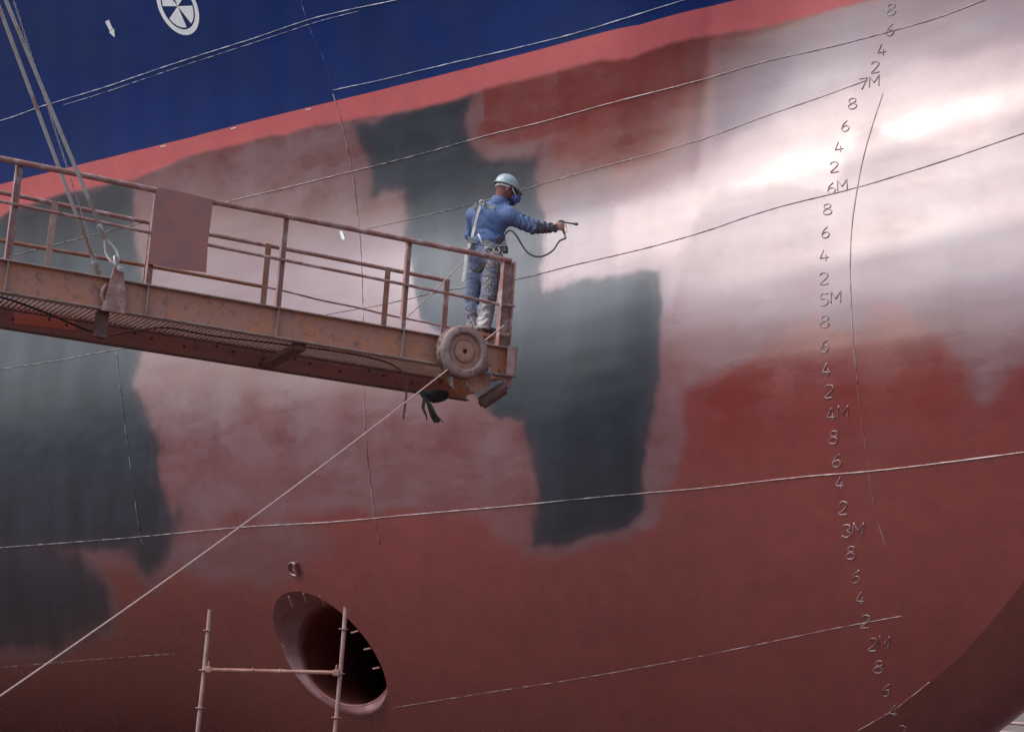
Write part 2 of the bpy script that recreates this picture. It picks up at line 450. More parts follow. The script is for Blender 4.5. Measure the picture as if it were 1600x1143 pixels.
def hull_n(X, Z):
    e = 0.01
    gx = (hull_smooth(X + e, Z) - hull_smooth(X - e, Z)) / (2 * e)
    gz = (hull_smooth(X, Z + e) - hull_smooth(X, Z - e)) / (2 * e)
    n = np.stack([gx, -np.ones_like(gx), gz], -1)
    return n / np.linalg.norm(n, axis=-1, keepdims=True)
def on_hull(pts, lift=0.0, step=0.05):
    """photograph trace -> polyline lying on the plating"""
    p = smooth_path(np.array(pts, float), 10)
    P = to_hull(p[:, 0], p[:, 1])
    L = np.r_[0, np.cumsum(np.linalg.norm(np.diff(P, axis=0), axis=1))]
    n = max(2, int(L[-1] / step))
    s = np.linspace(0, L[-1], n)
    X = np.interp(s, L, P[:, 0]); Z = np.interp(s, L, P[:, 2])
    Q = np.stack([X, hull_y(X, Z), Z], 1)
    return Q + hull_n(X, Z) * lift

# ---- paint coats: outlines in metres on the hull side
def sdf_poly(x, z, poly):
    P = np.array(poly, float); d = np.full(x.shape, 1e9); ins = np.zeros(x.shape, bool)
    for i in range(len(P)):
        a, b_ = P[i], P[(i + 1) % len(P)]
        e = b_ - a; wx = x - a[0]; wz = z - a[1]
        t = np.clip((wx * e[0] + wz * e[1]) / (e @ e + 1e-12), 0, 1)
        d = np.minimum(d, (wx - e[0] * t) ** 2 + (wz - e[1] * t) ** 2)
        c1 = (a[1] > z) != (b_[1] > z)
        if abs(e[1]) > 1e-9:
            ins ^= c1 & (x < a[0] + e[0] * (z - a[1]) / e[1])
    d = np.sqrt(d)
    return np.where(ins, -d, d)
def hp(pts):
    p = np.array(pts, float); P = to_hull(p[:, 0], p[:, 1], hull_smooth)
    return P[:, [0, 2]]
WL_PX = [(-260, 352), (0, 288), (300, 214), (560, 149), (800, 89), (1000, 39), (1150, 0), (1330, -48), (1700, -150)]
_wl = hp(WL_PX)
_bd = hp([(-260, 402), (0, 338), (20, 324), (110, 298), (212, 277), (300, 240), (400, 216), (520, 190), (552, 184), (640, 172), (700, 156), (760, 136), (830, 119), (940, 91), (985, 88), (1050, 63), (1130, 49), (1250, 27), (1330, 4), (1700, -95)])
GREY = [
    (hp([(-300, 400), (0, 338), (60, 312), (110, 298), (200, 281), (212, 300), (212, 345), (222, 420), (228, 520), (224, 560), (213, 600), (228, 640), (252, 700), (256, 755), (266, 790), (280, 812), (245, 850), (180, 862), (110, 862), (0, 862), (-300, 885)]), 0.08),
    (hp([(-300, 850), (0, 840), (90, 840), (130, 875), (170, 925), (165, 975), (95, 1008), (0, 1014), (-300, 1035)]), 0.20),
    (hp([(170, 850), (283, 800), (272, 850), (235, 893), (205, 872)]), 0.16),
    (hp([(555, 190), (640, 173), (700, 158), (735, 150), (728, 195), (742, 228), (772, 244), (838, 247), (846, 330), (842, 420), (850, 462), (905, 440), (985, 428), (1030, 424), (1036, 480), (1031, 600), (1015, 660), (1006, 720), (1010, 795), (975, 820), (930, 830), (872, 851), (826, 851), (838, 760), (833, 700), (810, 655), (775, 650), (742, 610), (700, 540), (650, 500), (640, 420), (628, 350), (622, 308), (582, 304), (577, 262), (562, 215)]), 0.06),
]
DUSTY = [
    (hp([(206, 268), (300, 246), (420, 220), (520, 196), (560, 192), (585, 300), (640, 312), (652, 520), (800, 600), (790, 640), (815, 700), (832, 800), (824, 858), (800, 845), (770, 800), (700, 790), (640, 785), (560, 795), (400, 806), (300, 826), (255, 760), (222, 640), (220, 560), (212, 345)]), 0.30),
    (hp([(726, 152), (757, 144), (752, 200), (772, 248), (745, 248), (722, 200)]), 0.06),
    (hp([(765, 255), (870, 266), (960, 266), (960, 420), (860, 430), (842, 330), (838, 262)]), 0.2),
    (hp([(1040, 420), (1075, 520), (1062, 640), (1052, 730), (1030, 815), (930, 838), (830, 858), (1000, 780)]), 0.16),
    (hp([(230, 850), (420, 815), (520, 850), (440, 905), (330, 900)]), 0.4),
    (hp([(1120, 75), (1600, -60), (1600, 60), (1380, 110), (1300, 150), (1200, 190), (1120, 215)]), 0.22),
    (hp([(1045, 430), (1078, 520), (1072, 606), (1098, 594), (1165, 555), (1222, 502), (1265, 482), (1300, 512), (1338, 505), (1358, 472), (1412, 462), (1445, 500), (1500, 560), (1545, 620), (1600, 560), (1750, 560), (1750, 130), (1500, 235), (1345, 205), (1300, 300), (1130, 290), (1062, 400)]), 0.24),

]
def coats(X, Z):
    nx = fbm(X * 2.0 + Z * 0.8, Z * 1.5, 11) * 0.24 + fbm(X * 9, Z * 9, 15) * 0.03
    nz = fbm(X * 2.4 + 40, Z * 1.6, 19) * 0.24 + fbm(X * 9, Z * 9 + 30, 23) * 0.03
    x, z = X + nx, Z + nz
    sv = 0.75 + 1.1 * vnoise(X * 0.9, Z * 0.9, 31)              # some edges are crisper than others
    g = np.zeros(X.shape); dmin = np.full(X.shape, 9.0)
    for poly, soft in GREY:
        d = sdf_poly(x, z, poly)
        g = np.maximum(g, sstep(soft * 2.1, -soft * 2.1, d / sv)); dmin = np.minimum(dmin, d)
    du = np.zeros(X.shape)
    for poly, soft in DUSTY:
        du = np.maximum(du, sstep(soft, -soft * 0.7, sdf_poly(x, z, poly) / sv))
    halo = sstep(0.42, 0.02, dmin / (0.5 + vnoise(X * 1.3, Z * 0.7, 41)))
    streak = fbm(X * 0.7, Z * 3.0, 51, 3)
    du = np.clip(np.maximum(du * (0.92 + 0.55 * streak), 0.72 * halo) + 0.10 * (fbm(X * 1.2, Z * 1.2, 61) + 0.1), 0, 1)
    zb = np.interp(X, _bd[:, 0], _bd[:, 1])
    db = zb + 0.05 * fbm(X * 3.0, Z * 3, 71) + 0.02 * fbm(X * 12, Z * 12, 73) - Z
    bd = sstep(0.05, -0.02, db)
    wl = Z - np.interp(X, _wl[:, 0], _wl[:, 1])
    return dict(grey=g, dusty=du, band=bd, waterline=wl)
def paint(o, X, Z):
    for k, v in coats(np.asarray(X, float), np.asarray(Z, float)).items():
        a = o.data.attributes.new(k, 'FLOAT', 'POINT')
        a.data.foreach_set('value', np.asarray(v, np.float32))

hull = empty('ship_hull', (0, 22, 0), 'ship bow with blue topsides, pink waterline band and patchy red and grey bottom paint', 'ship')
# lower edge: flat of keel running up into the stem
_kp = hp([(1340, 1143), (1400, 1108), (1450, 1068), (1500, 1025), (1550, 970), (1600, 908)])
KX = np.r_[-34, -3, 0.0, 1.2, 2.5, _kp[:, 0], 5.35, 5.75, 6.0, 6.2]
KZ = np.r_[-1.7, -1.7, -1.6, -1.4, -0.95, _kp[:, 1], 2.3, 3.6, 5.2, 7.4]
def keel_z(X):
    return np.interp(X, KX, KZ)
TUN = dict(c=(516, 1021), a=119.0, b=58.0, u=(0.652, 0.758))
def tun_q(px, py):
    dx, dy = px - TUN['c'][0], py - TUN['c'][1]
    u = TUN['u']
    return np.hypot((dx * u[0] + dy * u[1]) / TUN['a'], (dx * u[1] - dy * u[0]) / TUN['b'])
gx = np.r_[np.linspace(-34, -8.6, 110)[:-1], np.linspace(-8.6, 5.3, 900)[:-1], np.linspace(5.3, 6.2, 50)]
NXg, NZg = len(gx), 520
t = np.linspace(0, 1, NZg)
GX = np.repeat(gx[:, None], NZg, 1)
kz = keel_z(gx)
GZ = kz[:, None] + (10.8 - kz)[:, None] * t[None]
V = np.stack([GX, hull_y(GX, GZ), GZ], -1).reshape(-1, 3)
# open the thruster tunnel
px, py = proj(V)
q = tun_q(px, py)
inside = q < 1
ins2 = inside.reshape(NXg, NZg)
allin = ins2[:-1, :-1] & ins2[1:, :-1] & ins2[:-1, 1:] & ins2[1:, 1:]
anyin = ins2[:-1, :-1] | ins2[1:, :-1] | ins2[:-1, 1:] | ins2[1:, 1:]
drop = anyin.ravel()
edge = np.zeros((NXg, NZg), bool)
for di in (0, 1):
    for dj in (0, 1):
        edge[di:NXg - 1 + di, dj:NZg - 1 + dj] |= anyin
edge = (edge & ~ins2).ravel()
k = np.where(edge)[0]
cx, cy = TUN['c']
nx_, ny_ = cx + (px[k] - cx) / q[k] * 0.998, cy + (py[k] - cy) / q[k] * 0.998
V[k] = to_hull(nx_, ny_)
plating = grid_obj('hull_plating', V, NXg, NZg, m_hull, hull, keep=lambda Q: ~drop)
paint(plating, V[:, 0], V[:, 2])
own(hull, plating)
# stem bar: rounds away beyond the knuckle
KXd = np.r_[np.linspace(-34, -3, 30)[:-1], np.linspace(-3, 6.2, 120)]
KZd = keel_z(KXd)
kk = np.exp(-np.linspace(-2, 2, 9) ** 2); kk /= kk.sum()
tx = np.gradient(KXd); tz = np.gradient(KZd)
tx = np.convolve(np.pad(tx / np.hypot(tx, tz), 4, mode='edge'), kk, 'valid'); tz2 = np.convolve(np.pad(tz / np.hypot(np.gradient(KXd), tz), 4, mode='edge'), kk, 'valid')
ln = np.hypot(tx, tz2); ox, oz = tz2 / ln, -tx / ln
Kp = np.stack([KXd, hull_y(KXd, KZd), KZd], 1)
cdir, ndir = np.array([0.74, -0.67, 0]), np.array([0.67, 0.74, 0])
Dd = cdir[None] * ox[:, None] + np.array([0, 0, 1.0])[None] * oz[:, None]
prof_ = smooth_path(np.array([(0, 0, 0), (.13, .15, 0), (.25, .32, 0), (.37, .54, 0), (.46, .80, 0), (.50, 1.08, 0), (.45, 1.4, 0), (.30, 1.62, 0), (.1, 1.72, 0)]), 6)
SV = [Kp + Dd * a[0] + ndir * a[1] for a in prof_]
SV.append(SV[-1] + np.array([-1.2, 3.2, 0]) * 3.0)             # far side running aft
SV = np.stack(SV, 1)
stem = grid_obj('stem_bar', SV.reshape(-1, 3), SV.shape[0], SV.shape[1], m_hull, hull)
own(hull, stem)
for kname in ('grey', 'dusty', 'band'):
    stem.data.attributes.new(kname, 'FLOAT', 'POINT')
a_ = stem.data.attributes.new('waterline', 'FLOAT', 'POINT'); a_.data.foreach_set('value', (SV.reshape(-1, 3)[:, 2] - 7.0).astype(np.float32))

# ---- weld seams between the strakes: raised beads under the paint
def bead(name, pts, r=0.010, seed=0, gaps=0.0, wob=1.0):
    P = on_hull(pts, 0.0, 0.035)
    n = len(P)
    s = np.arange(n)
    kb = np.ones(15) / 15
    if n > 40:
        for c_ in (0, 2): P[7:-7, c_] = np.convolve(P[:, c_], kb, 'valid')
    nz = hull_n(P[:, 0], P[:, 2])
    X = P[:, 0] + 0.003 * wob * fbm(s * 0.13, s * 0 + seed, seed); Z = P[:, 2] + 0.004 * wob * fbm(s * 0.11, s * 0 + seed, seed + 5)
    P = np.stack([X, hull_y(X, Z), Z], 1) + nz * 0.002
    rr = 0.56 * r * (0.75 + 0.6 * vnoise(s * 0.5, s * 0 + seed, seed + 9))
    if gaps:
        rr = rr * np.where(vnoise(s * 0.35, s * 0 + seed, seed + 13) < gaps, 0.25, 1)
    m = MB().tube(P, rr, 6)
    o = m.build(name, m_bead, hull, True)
    own(hull, o)
    VV = np.array(m.v); paint(o, VV[:, 0], VV[:, 2])
    return o
SEAMS = [
    ([(-150, 226), (0, 189), (60, 168), (165, 136), (280, 97), (400, 59), (500, 26), (640, -4), (760, -30)], 0.012, 0),
    ([(100, 164), (165, 144), (280, 105), (400, 66), (500, 33), (560, 18)], 0.008, 0.35),  # second pale bead stands in for the highlight on the ridge
    ([(521, 141), (600, 124), (700, 100), (800, 77), (900, 52), (1000, 22), (1060, 3), (1120, -14)], 0.011, 0),
    ([(-150, 440), (0, 404), (21, 399), (224, 347), (360, 314), (420, 300), (550, 268), (650, 243), (760, 212), (850, 190), (960, 160), (1090, 127), (1200, 95), (1300, 73), (1400, 47), (1470, 27), (1530, 3), (1620, -30)], 0.012, 0),
    ([(575, 357), (650, 340), (735, 320), (815, 297), (900, 272), (1000, 245), (1100, 217), (1200, 180), (1300, 146), (1355, 125)], 0.009, 0),
    ([(-150, 605), (0, 577), (90, 563), (180, 546), (220, 540), (400, 512), (515, 490), (600, 475), (700, 453), (805, 437), (900, 413), (1000, 390), (1100, 362), (1200, 328), (1300, 303), (1340, 293), (1400, 275), (1500, 243), (1600, 208), (1700, 175)], 0.012, 0),
    ([(-150, 866), (0, 855), (110, 847), (220, 838), (380, 823), (520, 815), (650, 803), (800, 790), (950, 775), (1100, 762), (1250, 745), (1360, 736), (1480, 722), (1600, 706), (1680, 696)], 0.013, 0),
    ([(-100, 1050), (0, 1042), (140, 1030), (280, 1020)], 0.008, 0.3),
    ([(608, 1106), (750, 1083), (900, 1060), (1050, 1033), (1200, 1003), (1300, 982), (1413, 961)], 0.008, 0.3),
    ([(470, 0), (484, 45), (505, 90), (520, 145)], 0.005, 0.7),
    ([(520, 145), (535, 195), (548, 255), (556, 310), (563, 380), (566, 450), (568, 520), (568, 600), (571, 680), (577, 740), (585, 800), (593, 850)], 0.014, 0.15),
    ([(176, 490), (183, 560), (195, 660), (208, 760), (220, 838), (225, 850)], 0.013, 0.25),
    ([(1380, 145), (1365, 190), (1350, 240), (1340, 290), (1331, 350), (1328, 420), (1330, 480), (1333, 540), (1340, 600)], 0.011, 0.1),
    ([(1338, 1142), (1370, 1124), (1400, 1106), (1425, 1087), (1452, 1065)], 0.011, 0),
    ([(1340, 600), (1350, 680), (1357, 738), (1375, 830), (1400, 890), (1410, 940)], 0.008, 0.55),
]
for i, (pts, r_, gp) in enumerate(SEAMS):
    if pts[0][0] <= 0:
        sl_ = (pts[1][1] - pts[0][1]) / (pts[1][0] - pts[0][0])
        pts = [(pts[0][0] - 450, pts[0][1] - 450 * sl_)] + pts
    bead('weld_seam', pts, r_, 3 + 7 * i, gp)

# ---- draft marks: numerals laid down as weld bead
GLY = {
    '2': [[(0, .8), (.15, .97), (.5, 1), (.85, .9), (.9, .68), (.5, .35), (0, 0), (1, 0)]],
    '3': [[(.05, .88), (.4, 1), (.8, .92), (.85, .7), (.45, .54), (.9, .4), (.95, .15), (.5, 0), (0, .12)]],
    '4': [[(.45, 1), (.0, .28), (1, .28)], [(.68, .55), (.68, 0)]],
    '5': [[(.95, 1), (.15, 1), (.08, .56), (.5, .62), (.92, .45), (.88, .12), (.45, 0), (0, .1)]],
    '6': [[(.75, 1), (.3, .72), (.04, .32), (.2, .04), (.65, 0), (.95, .25), (.75, .5), (.3, .48), (.06, .28)]],
    '7': [[(0, 1), (1, 1), (.35, 0)]],
    '8': [[(.5, .54), (.12, .68), (.15, .92), (.5, 1), (.85, .92), (.88, .68), (.5, .54), (.03, .35), (.08, .08), (.5, 0), (.92, .08), (.97, .35), (.5, .54)]],
    'M': [[(0, 0), (0, 1), (.5, .35), (1, 1), (1, 0)]],
}
MARKS = [('8', 1393, 15), ('6', 1391, 47), ('4', 1378, 78), ('2', 1368, 105), ('7', 1349, 131), ('M', 1366, 127), ('8', 1332, 162), ('6', 1321, 197), ('4', 1311, 230), ('2', 1304, 261),
         ('6', 1299, 294), ('M', 1316, 289), ('8', 1293, 327), ('6', 1290, 363), ('4', 1288, 399), ('2', 1288, 435), ('5', 1288, 468), ('M', 1306, 464), ('8', 1289, 502), ('6', 1289, 540),
         ('4', 1292, 577), ('2', 1296, 611), ('4', 1299, 647), ('M', 1317, 643), ('8', 1303, 683), ('6', 1308, 719), ('4', 1313, 754), ('2', 1318, 793), ('3', 1323, 829), ('M', 1341, 826),
         ('8', 1330, 863), ('6', 1338, 900), ('4', 1345, 934), ('2', 1353, 970), ('2', 1364, 1006), ('M', 1381, 1003), ('8', 1373, 1041), ('6', 1385, 1077), ('4', 1397, 1110), ('2', 1409, 1142)]
for gi, (ch, mx, my) in enumerate(MARKS):
    mb = MB()
    c3 = to_hull(np.array([mx]), np.array([my]))[0]
    gw, gh = (0.088 if ch == 'M' else 0.076), 0.128
    for st in GLY[ch]:
        P = np.array(st)
        if ch not in '7M4': P = smooth_path(P, 4)
        else: P = np.vstack([np.linspace(P[i], P[i + 1], 7) for i in range(len(P) - 1)])
        X = c3[0] + (P[:, 0] - 0.5) * gw + 0.003 * fbm(P[:, 0] * 9, P[:, 1] * 9, gi); Z = c3[2] + (P[:, 1] - 0.5) * gh
        Q = np.stack([X, hull_y(X, Z), Z], 1) + hull_n(X, Z) * 0.004
        mb.tube(Q, 0.0056 * (0.8 + 0.45 * vnoise(np.arange(len(Q)) * .6, np.zeros(len(Q)), gi)), 6)
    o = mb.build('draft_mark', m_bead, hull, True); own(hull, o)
    VV = np.array(mb.v); paint(o, VV[:, 0], VV[:, 2])

# ---- flat marks painted on the side, as sheets 4 mm proud of the plating
def sheet(name, rings, mat, close=True):
    """rings: list of outlines (pixel), same count; filled strip between consecutive ones"""
    V_ = []
    for rg_ in rings:
        p = np.array(rg_, float)
        P = to_hull(p[:, 0], p[:, 1], hull_y)
        V_.append(P + hull_n(P[:, 0], P[:, 2]) * 0.005)
    n = len(rings[0]); F_ = []
    for i in range(len(rings) - 1):
        for k_ in range(n if close else n - 1):
            F_.append((i * n + k_, i * n + (k_ + 1) % n, (i + 1) * n + (k_ + 1) % n, (i + 1) * n + k_))
    o = new_obj(name, np.vstack(V_), F_, mat, None, True); own(hull, o)
    return o
TS = math.radians(-70)
def ell(sc, ang):
    a_ax, b_ax = 45 * sc, 31.5 * sc
    e = (math.cos(ang) * b_ax, math.sin(ang) * a_ax)
    sh = 0.26
    return (278.0 + e[0] + sh * e[1], 10.0 + e[1] + 0.06 * e[0])
ring = [2 * math.pi * k_ / 72 for k_ in range(72)]
sheet('thruster_sign_ring', [[ell(s_, a) for a in ring] for s_ in (1.0, 0.93, 0.86, 0.805)], m_white)
for a0, a1 in ((-4, 52), (76, 142), (178, 232), (256, 322)):
    an = [R(a0 + (a1 - a0) * k_ / 12) for k_ in range(13)]
    sheet('thruster_sign_blade', [[ell(s_, a) for a in an] for s_ in (0.74, 0.55, 0.35, 0.16, 0.01)], m_white, False)
def quad_sheet(name, corners, mat, n=6):
    c = np.array(corners, float); L = []
    for i in range(n + 1):
        l = c[0] + (c[3] - c[0]) * i / n; r_ = c[1] + (c[2] - c[1]) * i / n
        L.append([l + (r_ - l) * k_ / 3 for k_ in range(4)])
    return sheet(name, L, mat, False)
arr = [(164.5, 34), (170.5, 31), (176.5, 45), (172, 49)]
quad_sheet('arrow_mark', arr, m_white)
sheet('arrow_mark', [[(170.5, 50.5), (174.5, 47.5), (178.5, 44.5)], [(179.5, 58.5), (179.8, 58.5), (180, 58.5)]], m_white, False)
quad_sheet('white_paint_dash', [(530.5, 361.5), (535.5, 361), (539.5, 374), (535, 375)], m_white)
for tx_, ty_ in ((255, 229.5), (365, 201.5), (482, 172)):
    quad_sheet('waterline_tick', [(tx_ - 4, ty_ - 1), (tx_ + 4, ty_ - 3), (tx_ + 4, ty_ - 1.4), (tx_ - 4, ty_ + 0.6)], m_white, 2)

# ---- pad eye above the tunnel
c3 = to_hull(np.array([461.0]), np.array([888.0]))[0]; n3 = hull_n(np.array([c3[0]]), np.array([c3[2]]))[0]
e1 = np.cross([0, 0, 1.0], n3); e1 /= np.linalg.norm(e1)
if e1[0] < 0: e1 = -e1
e2 = np.cross(n3, e1); e2 = e2 if e2[2] > 0 else -e2
mb = MB()
mb.tube([c3 + n3 * 0.02 + 0.095 * (1.25 * math.cos(a) * e1 + math.sin(a) * e2) for a in np.linspace(R(60), R(300), 18)], 0.014, 8)
mb.box(c3 + n3 * 0.03 + e1 * 0.065, 0.045, 0.19, 0.07, [e1, e2, n3], 0.006)
mb.sphere(c3 + n3 * 0.015 - e1 * 0.004 - e2 * 0.02, 0.022, 6)
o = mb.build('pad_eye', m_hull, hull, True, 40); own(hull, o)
VV = np.array(mb.v); paint(o, VV[:, 0], VV[:, 2])

# ---- bow thruster tunnel
tang = np.linspace(0, 2 * math.pi, 97)[:-1]
u = TUN['u']
epx = cx + TUN['a'] * np.cos(tang) * u[0] + TUN['b'] * np.sin(tang) * u[1]
epy = cy + TUN['a'] * np.cos(tang) * u[1] - TUN['b'] * np.sin(tang) * u[0]
mouth = to_hull(epx, epy)
mc = mouth.mean(0)
TD = np.array([0.50, 0.866, 0.0])
def tring(sc, dep):
    rel = mouth - mc
    fl = rel - np.outer(rel @ TD, TD) * min(1, dep / 0.6 + 0.25)
    return mc + fl * sc + TD * dep
tunnel = MB()
rings = [mouth, tring(0.985, 0.03), tring(0.92, 0.18), tring(0.85, 0.34)]
nt_ = len(tang)
def loft(rings_):
    V_ = np.vstack(rings_)
    return V_, [(i * nt_ + k_, (i + 1) * nt_ + k_, (i + 1) * nt_ + (k_ + 1) % nt_, i * nt_ + (k_ + 1) % nt_) for i in range(len(rings_) - 1) for k_ in range(nt_)]
V_, F_ = loft(rings)
lip = new_obj('thruster_tunnel', V_, F_, m_lip, None, True); own(hull, lip)
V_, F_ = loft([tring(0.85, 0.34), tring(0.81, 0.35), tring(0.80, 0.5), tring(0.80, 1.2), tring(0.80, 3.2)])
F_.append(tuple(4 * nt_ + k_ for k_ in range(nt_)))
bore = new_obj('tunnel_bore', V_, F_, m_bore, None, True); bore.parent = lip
# grid stubs left round the mouth
for sx, sy, dx_, dy_ in ((443, 1009, 12, -4), (455, 1037, 13, -4), (479, 1062, 13, -3), (560, 985, -11, 3), (579, 1012, -10, 2), (593, 1042, -10, 2), (451, 931, 6, 15), (474, 926, 5, 13), (500, 930, 8, 14), (550, 1113, -5, -12), (574, 1113, -5, -12), (592, 1108, -7, -12)):
    a = to_hull(np.array([sx]), np.array([sy]))[0]
    Yb = a[1] + 0.10
    bb = at(np.array([sx + dx_]), np.array([sy + dy_]), Yb)[0]
    o = MB().tube([a, bb], 0.013, 8).build('grid_stub', m_hub, lip, True, 40)

# ================================================================== DOCK
def dsheet(name, x0, x1, y0, y1, z, mat):
    o = new_obj(name, [(x0, y0, z), (x1, y0, z), (x1, y1, z), (x0, y1, z)], [(0, 1, 2, 3)], mat)
    return tag(o, kind='structure')
FLOOR = -3.2
dsheet('dock_floor', -1500, 1500, -1500, 1500, FLOOR, m_floor)
wallo = MB().box((30, 46, FLOOR + 4.0), 110, 1.5, 8.0, ch=0.05).build('dock_wall', m_wall)
ndk = np.array([0.65, 0.76, 0]); tdk = np.array([0.76, -0.65, 0])
near = MB().box(-ndk * 10 + np.array([0, 0, FLOOR + 3.8]), 260, 1.5, 7.6, [tdk, ndk, (0, 0, 1)], 0.05).build('unseen_quay_wall', m_quay)  # out of view, added to keep low sky off the lower hull
tag(near, 'unseen dark concrete quay wall opposite the ship, added to block low sky', 'wall')
tag(wallo, 'pale beige dock wall behind the bow', 'wall')

# ================================================================== DOCK FITTINGS
def wall_pipe(px0, py0, Y, r, label):
    a = at(np.array([px0]), np.array([py0]), Y)[0]
    pr = empty('guard_pipe', tuple(a), label, 'pipe')
    o = MB().tube([a, a + np.array([6.0, 0, 0])], r, 12).build('pipe_run', m_pipe, None, True, 50)
    objs = [o]
    for k_ in (0.05, 2.0, 4.0):
        p = a + np.array([k_, 0, 0])
        objs.append(MB().tube([(p[0], p[1], FLOOR), p], r * 0.8, 10).build('pipe_post', m_pipe, None, True, 50))
        objs.append(MB().lathe([(r * 1.35, -0.03), (r * 1.35, 0.03)], p + np.array([0.0, 0, 0]), (1, 0, 0), 14).build('pipe_collar', m_dark, None, True, 40))
    own(pr, *objs)
wall_pipe(1538, 1126.5, 30.0, 0.028, 'upper pink pipe rail below the stem near the beige wall')
wall_pipe(1500, 1139.5, 28.5, 0.030, 'lower pink pipe rail cut by the bottom edge of the photo')

# ---- scaffold frame under the gangway
SY = 20.3
def vpost(px, py):
    return at(np.array([px]), np.array([py]), SY)[0]
pL, pR = vpost(328, 952), vpost(540, 948)
sc = empty('scaffold_frame', (pL[0], SY, FLOOR), 'tube scaffold frame of two uprights and one ledger in front of the thruster tunnel', 'scaffold')
objs = []
for p, ros in ((pL, (984, 1046, 1105)), (pR, (982, 1051, 1120))):
    s_ = np.linspace(0, 1, 24)
    pts = np.stack([p[0] + 0.004 * np.sin(s_ * 9), np.full(24, SY), FLOOR + (p[2] - FLOOR) * s_], 1)
    mb = MB().tube(pts, 0.0265, 14)
    mb.tube([p, p + np.array([0, 0, 0.004])], 0.029, 14)
    up = mb.build('upright', m_scaf, None, True, 50); objs.append(up)
    for ry in ros:
        d = ray(np.array([328 - (ry - 952) * 0.094 if p is pL else 540 - (ry - 948) * 0.1]), np.array([ry]))[0]
        z = d[2] * SY
        mb = MB().lathe([(0.030, -0.006), (0.062, -0.004), (0.062, 0.004), (0.030, 0.006)], (p[0], SY, z), (0, 0, 1), 20)
        for a in (0.785, 2.356, 3.927, 5.498):
            mb.box((p[0] + 0.052 * math.cos(a), SY + 0.052 * math.sin(a), z), 0.014, 0.014, 0.012)
        objs.append(mb.build('rosette', m_scaf, None, True, 35))
za = ray(np.array([316.0]), np.array([1045.0]))[0][2] * SY; zb = ray(np.array([530.0]), np.array([1050.5]))[0][2] * SY
mb = MB().tube([(pL[0] + 0.06, SY - 0.03, za), (pR[0] - 0.05, SY - 0.03, zb)], 0.024, 14)
lx = lambda f: (pL[0] + (pR[0] - pL[0]) * f, SY - 0.03, za + (zb - za) * f)
led = mb.build('ledger', m_scafl, None, True, 50)
for f in (0.36, 0.56):
    objs.append(MB().lathe([(0.027, -0.014), (0.031, -0.006), (0.031, 0.006), (0.027, 0.014)], lx(f), (1, 0, 0), 14).build('ledger_joint', m_scafl, None, True, 40))
for f in (0.035, 0.972):
    c_ = np.array(lx(f))
    objs.append(MB().box(c_, 0.075, 0.05, 0.075, None, 0.008).box(c_ + np.array([0, -0.01, 0.05]), 0.022, 0.02, 0.09, None, 0.004).build('wedge_head', m_scafl))
own(sc, *objs, led)

# ================================================================== BOOM GANGWAY
ZG = 3.60                                               # top of the near girder
def at_z(px, py, z):
    d = ray(np.array([px]), np.array([py]))[0]
    return d * (z / d[2])
ga, gb = at_z(0, 405, ZG), at_z(800, 545, ZG)
ex = gb - ga; ex[2] = 0; ex /= np.linalg.norm(ex)
ey = np.array([-ex[1], ex[0], 0.0])                     # away from the camera
ez = np.array([0, 0, 1.0])
GO = gb.copy()
YAW = math.atan2(ex[1], ex[0])
def G(px, py, v=0.0):
    """pixel -> gangway metres (u along, v across, w up) on the upright plane at offset v"""
    d = ray(np.array([px]), np.array([py]))[0]
    tt_ = ((GO + ey * v) @ ey) / (d @ ey)
    P = d * tt_ - GO
    return np.array([P @ ex, v, P[2]])
gang = empty('boom_gangway', tuple(GO), 'rusty suspended boom gangway with handrails, wheel and end roller beside the hull', 'gangway')
gang.rotation_euler = (0, 0, YAW)
def gpart(mb, name, mat, smooth=False, sharp=40, parent=None, label=None):
    o = mb.build(name, mat, parent or gang, smooth, sharp if smooth else None)
    if label: o['label'] = label
    return o
UL = -9.5                                               # runs on out of the frame
WID = 1.02
GH = 0.325
# near girder: rolled section
gd = gpart(MB().box(((UL - 0.05) / 2, 0, -GH / 2), -UL - 0.05 + 0.0, 0.012, GH - 0.03), 'near_girder', m_rust)
gpart(MB().box(((UL) / 2, -0.0, -0.0075), -UL, 0.13, 0.015, None, 0.003), 'top_flange', m_flange, parent=gd)
gpart(MB().box((UL / 2, -0.0, -GH + 0.0075), -UL, 0.13, 0.015, None, 0.003), 'bottom_flange', m_flange, parent=gd)
# far girder: channel turned inwards
FT, FB = -0.20, -0.475
GRZ = -0.262
fd = gpart(MB().box((UL / 2, WID, (FT + FB) / 2), -UL, 0.012, FT - FB - 0.024), 'far_girder', m_primer)
gpart(MB().box((UL / 2, WID - 0.035, FT - 0.006), -UL, 0.09, 0.012), 'top_flange', m_rust, parent=fd)
gpart(MB().box((UL / 2, WID - 0.035, FB + 0.006), -UL, 0.09, 0.012), 'bottom_flange', m_dark, parent=fd)
q4 = [G(22, 474, WID - 0.012), G(118, 487, WID - 0.012), G(118, 516, WID - 0.012), G(22, 505, WID - 0.012)]
gpart(MB().prism(q4, (0, 0.003, 0)), 'painted_plate', m_fresh, parent=fd, label='fresh orange red painted plate')
for k_ in range(26):                                     # bolt holes with nuts along the channel web
    uu = -0.35 - k_ * 0.30 - 0.06 * ((k_ * 7) % 3)
    zz = -0.30 - 0.03 * ((k_ * 5) % 3)
    gpart(MB().lathe([(0.018, -0.006), (0.018, 0.0)], (uu, WID - 0.0062, zz), (0, 1, 0), 6), 'bolt_hole', m_dark, parent=fd)
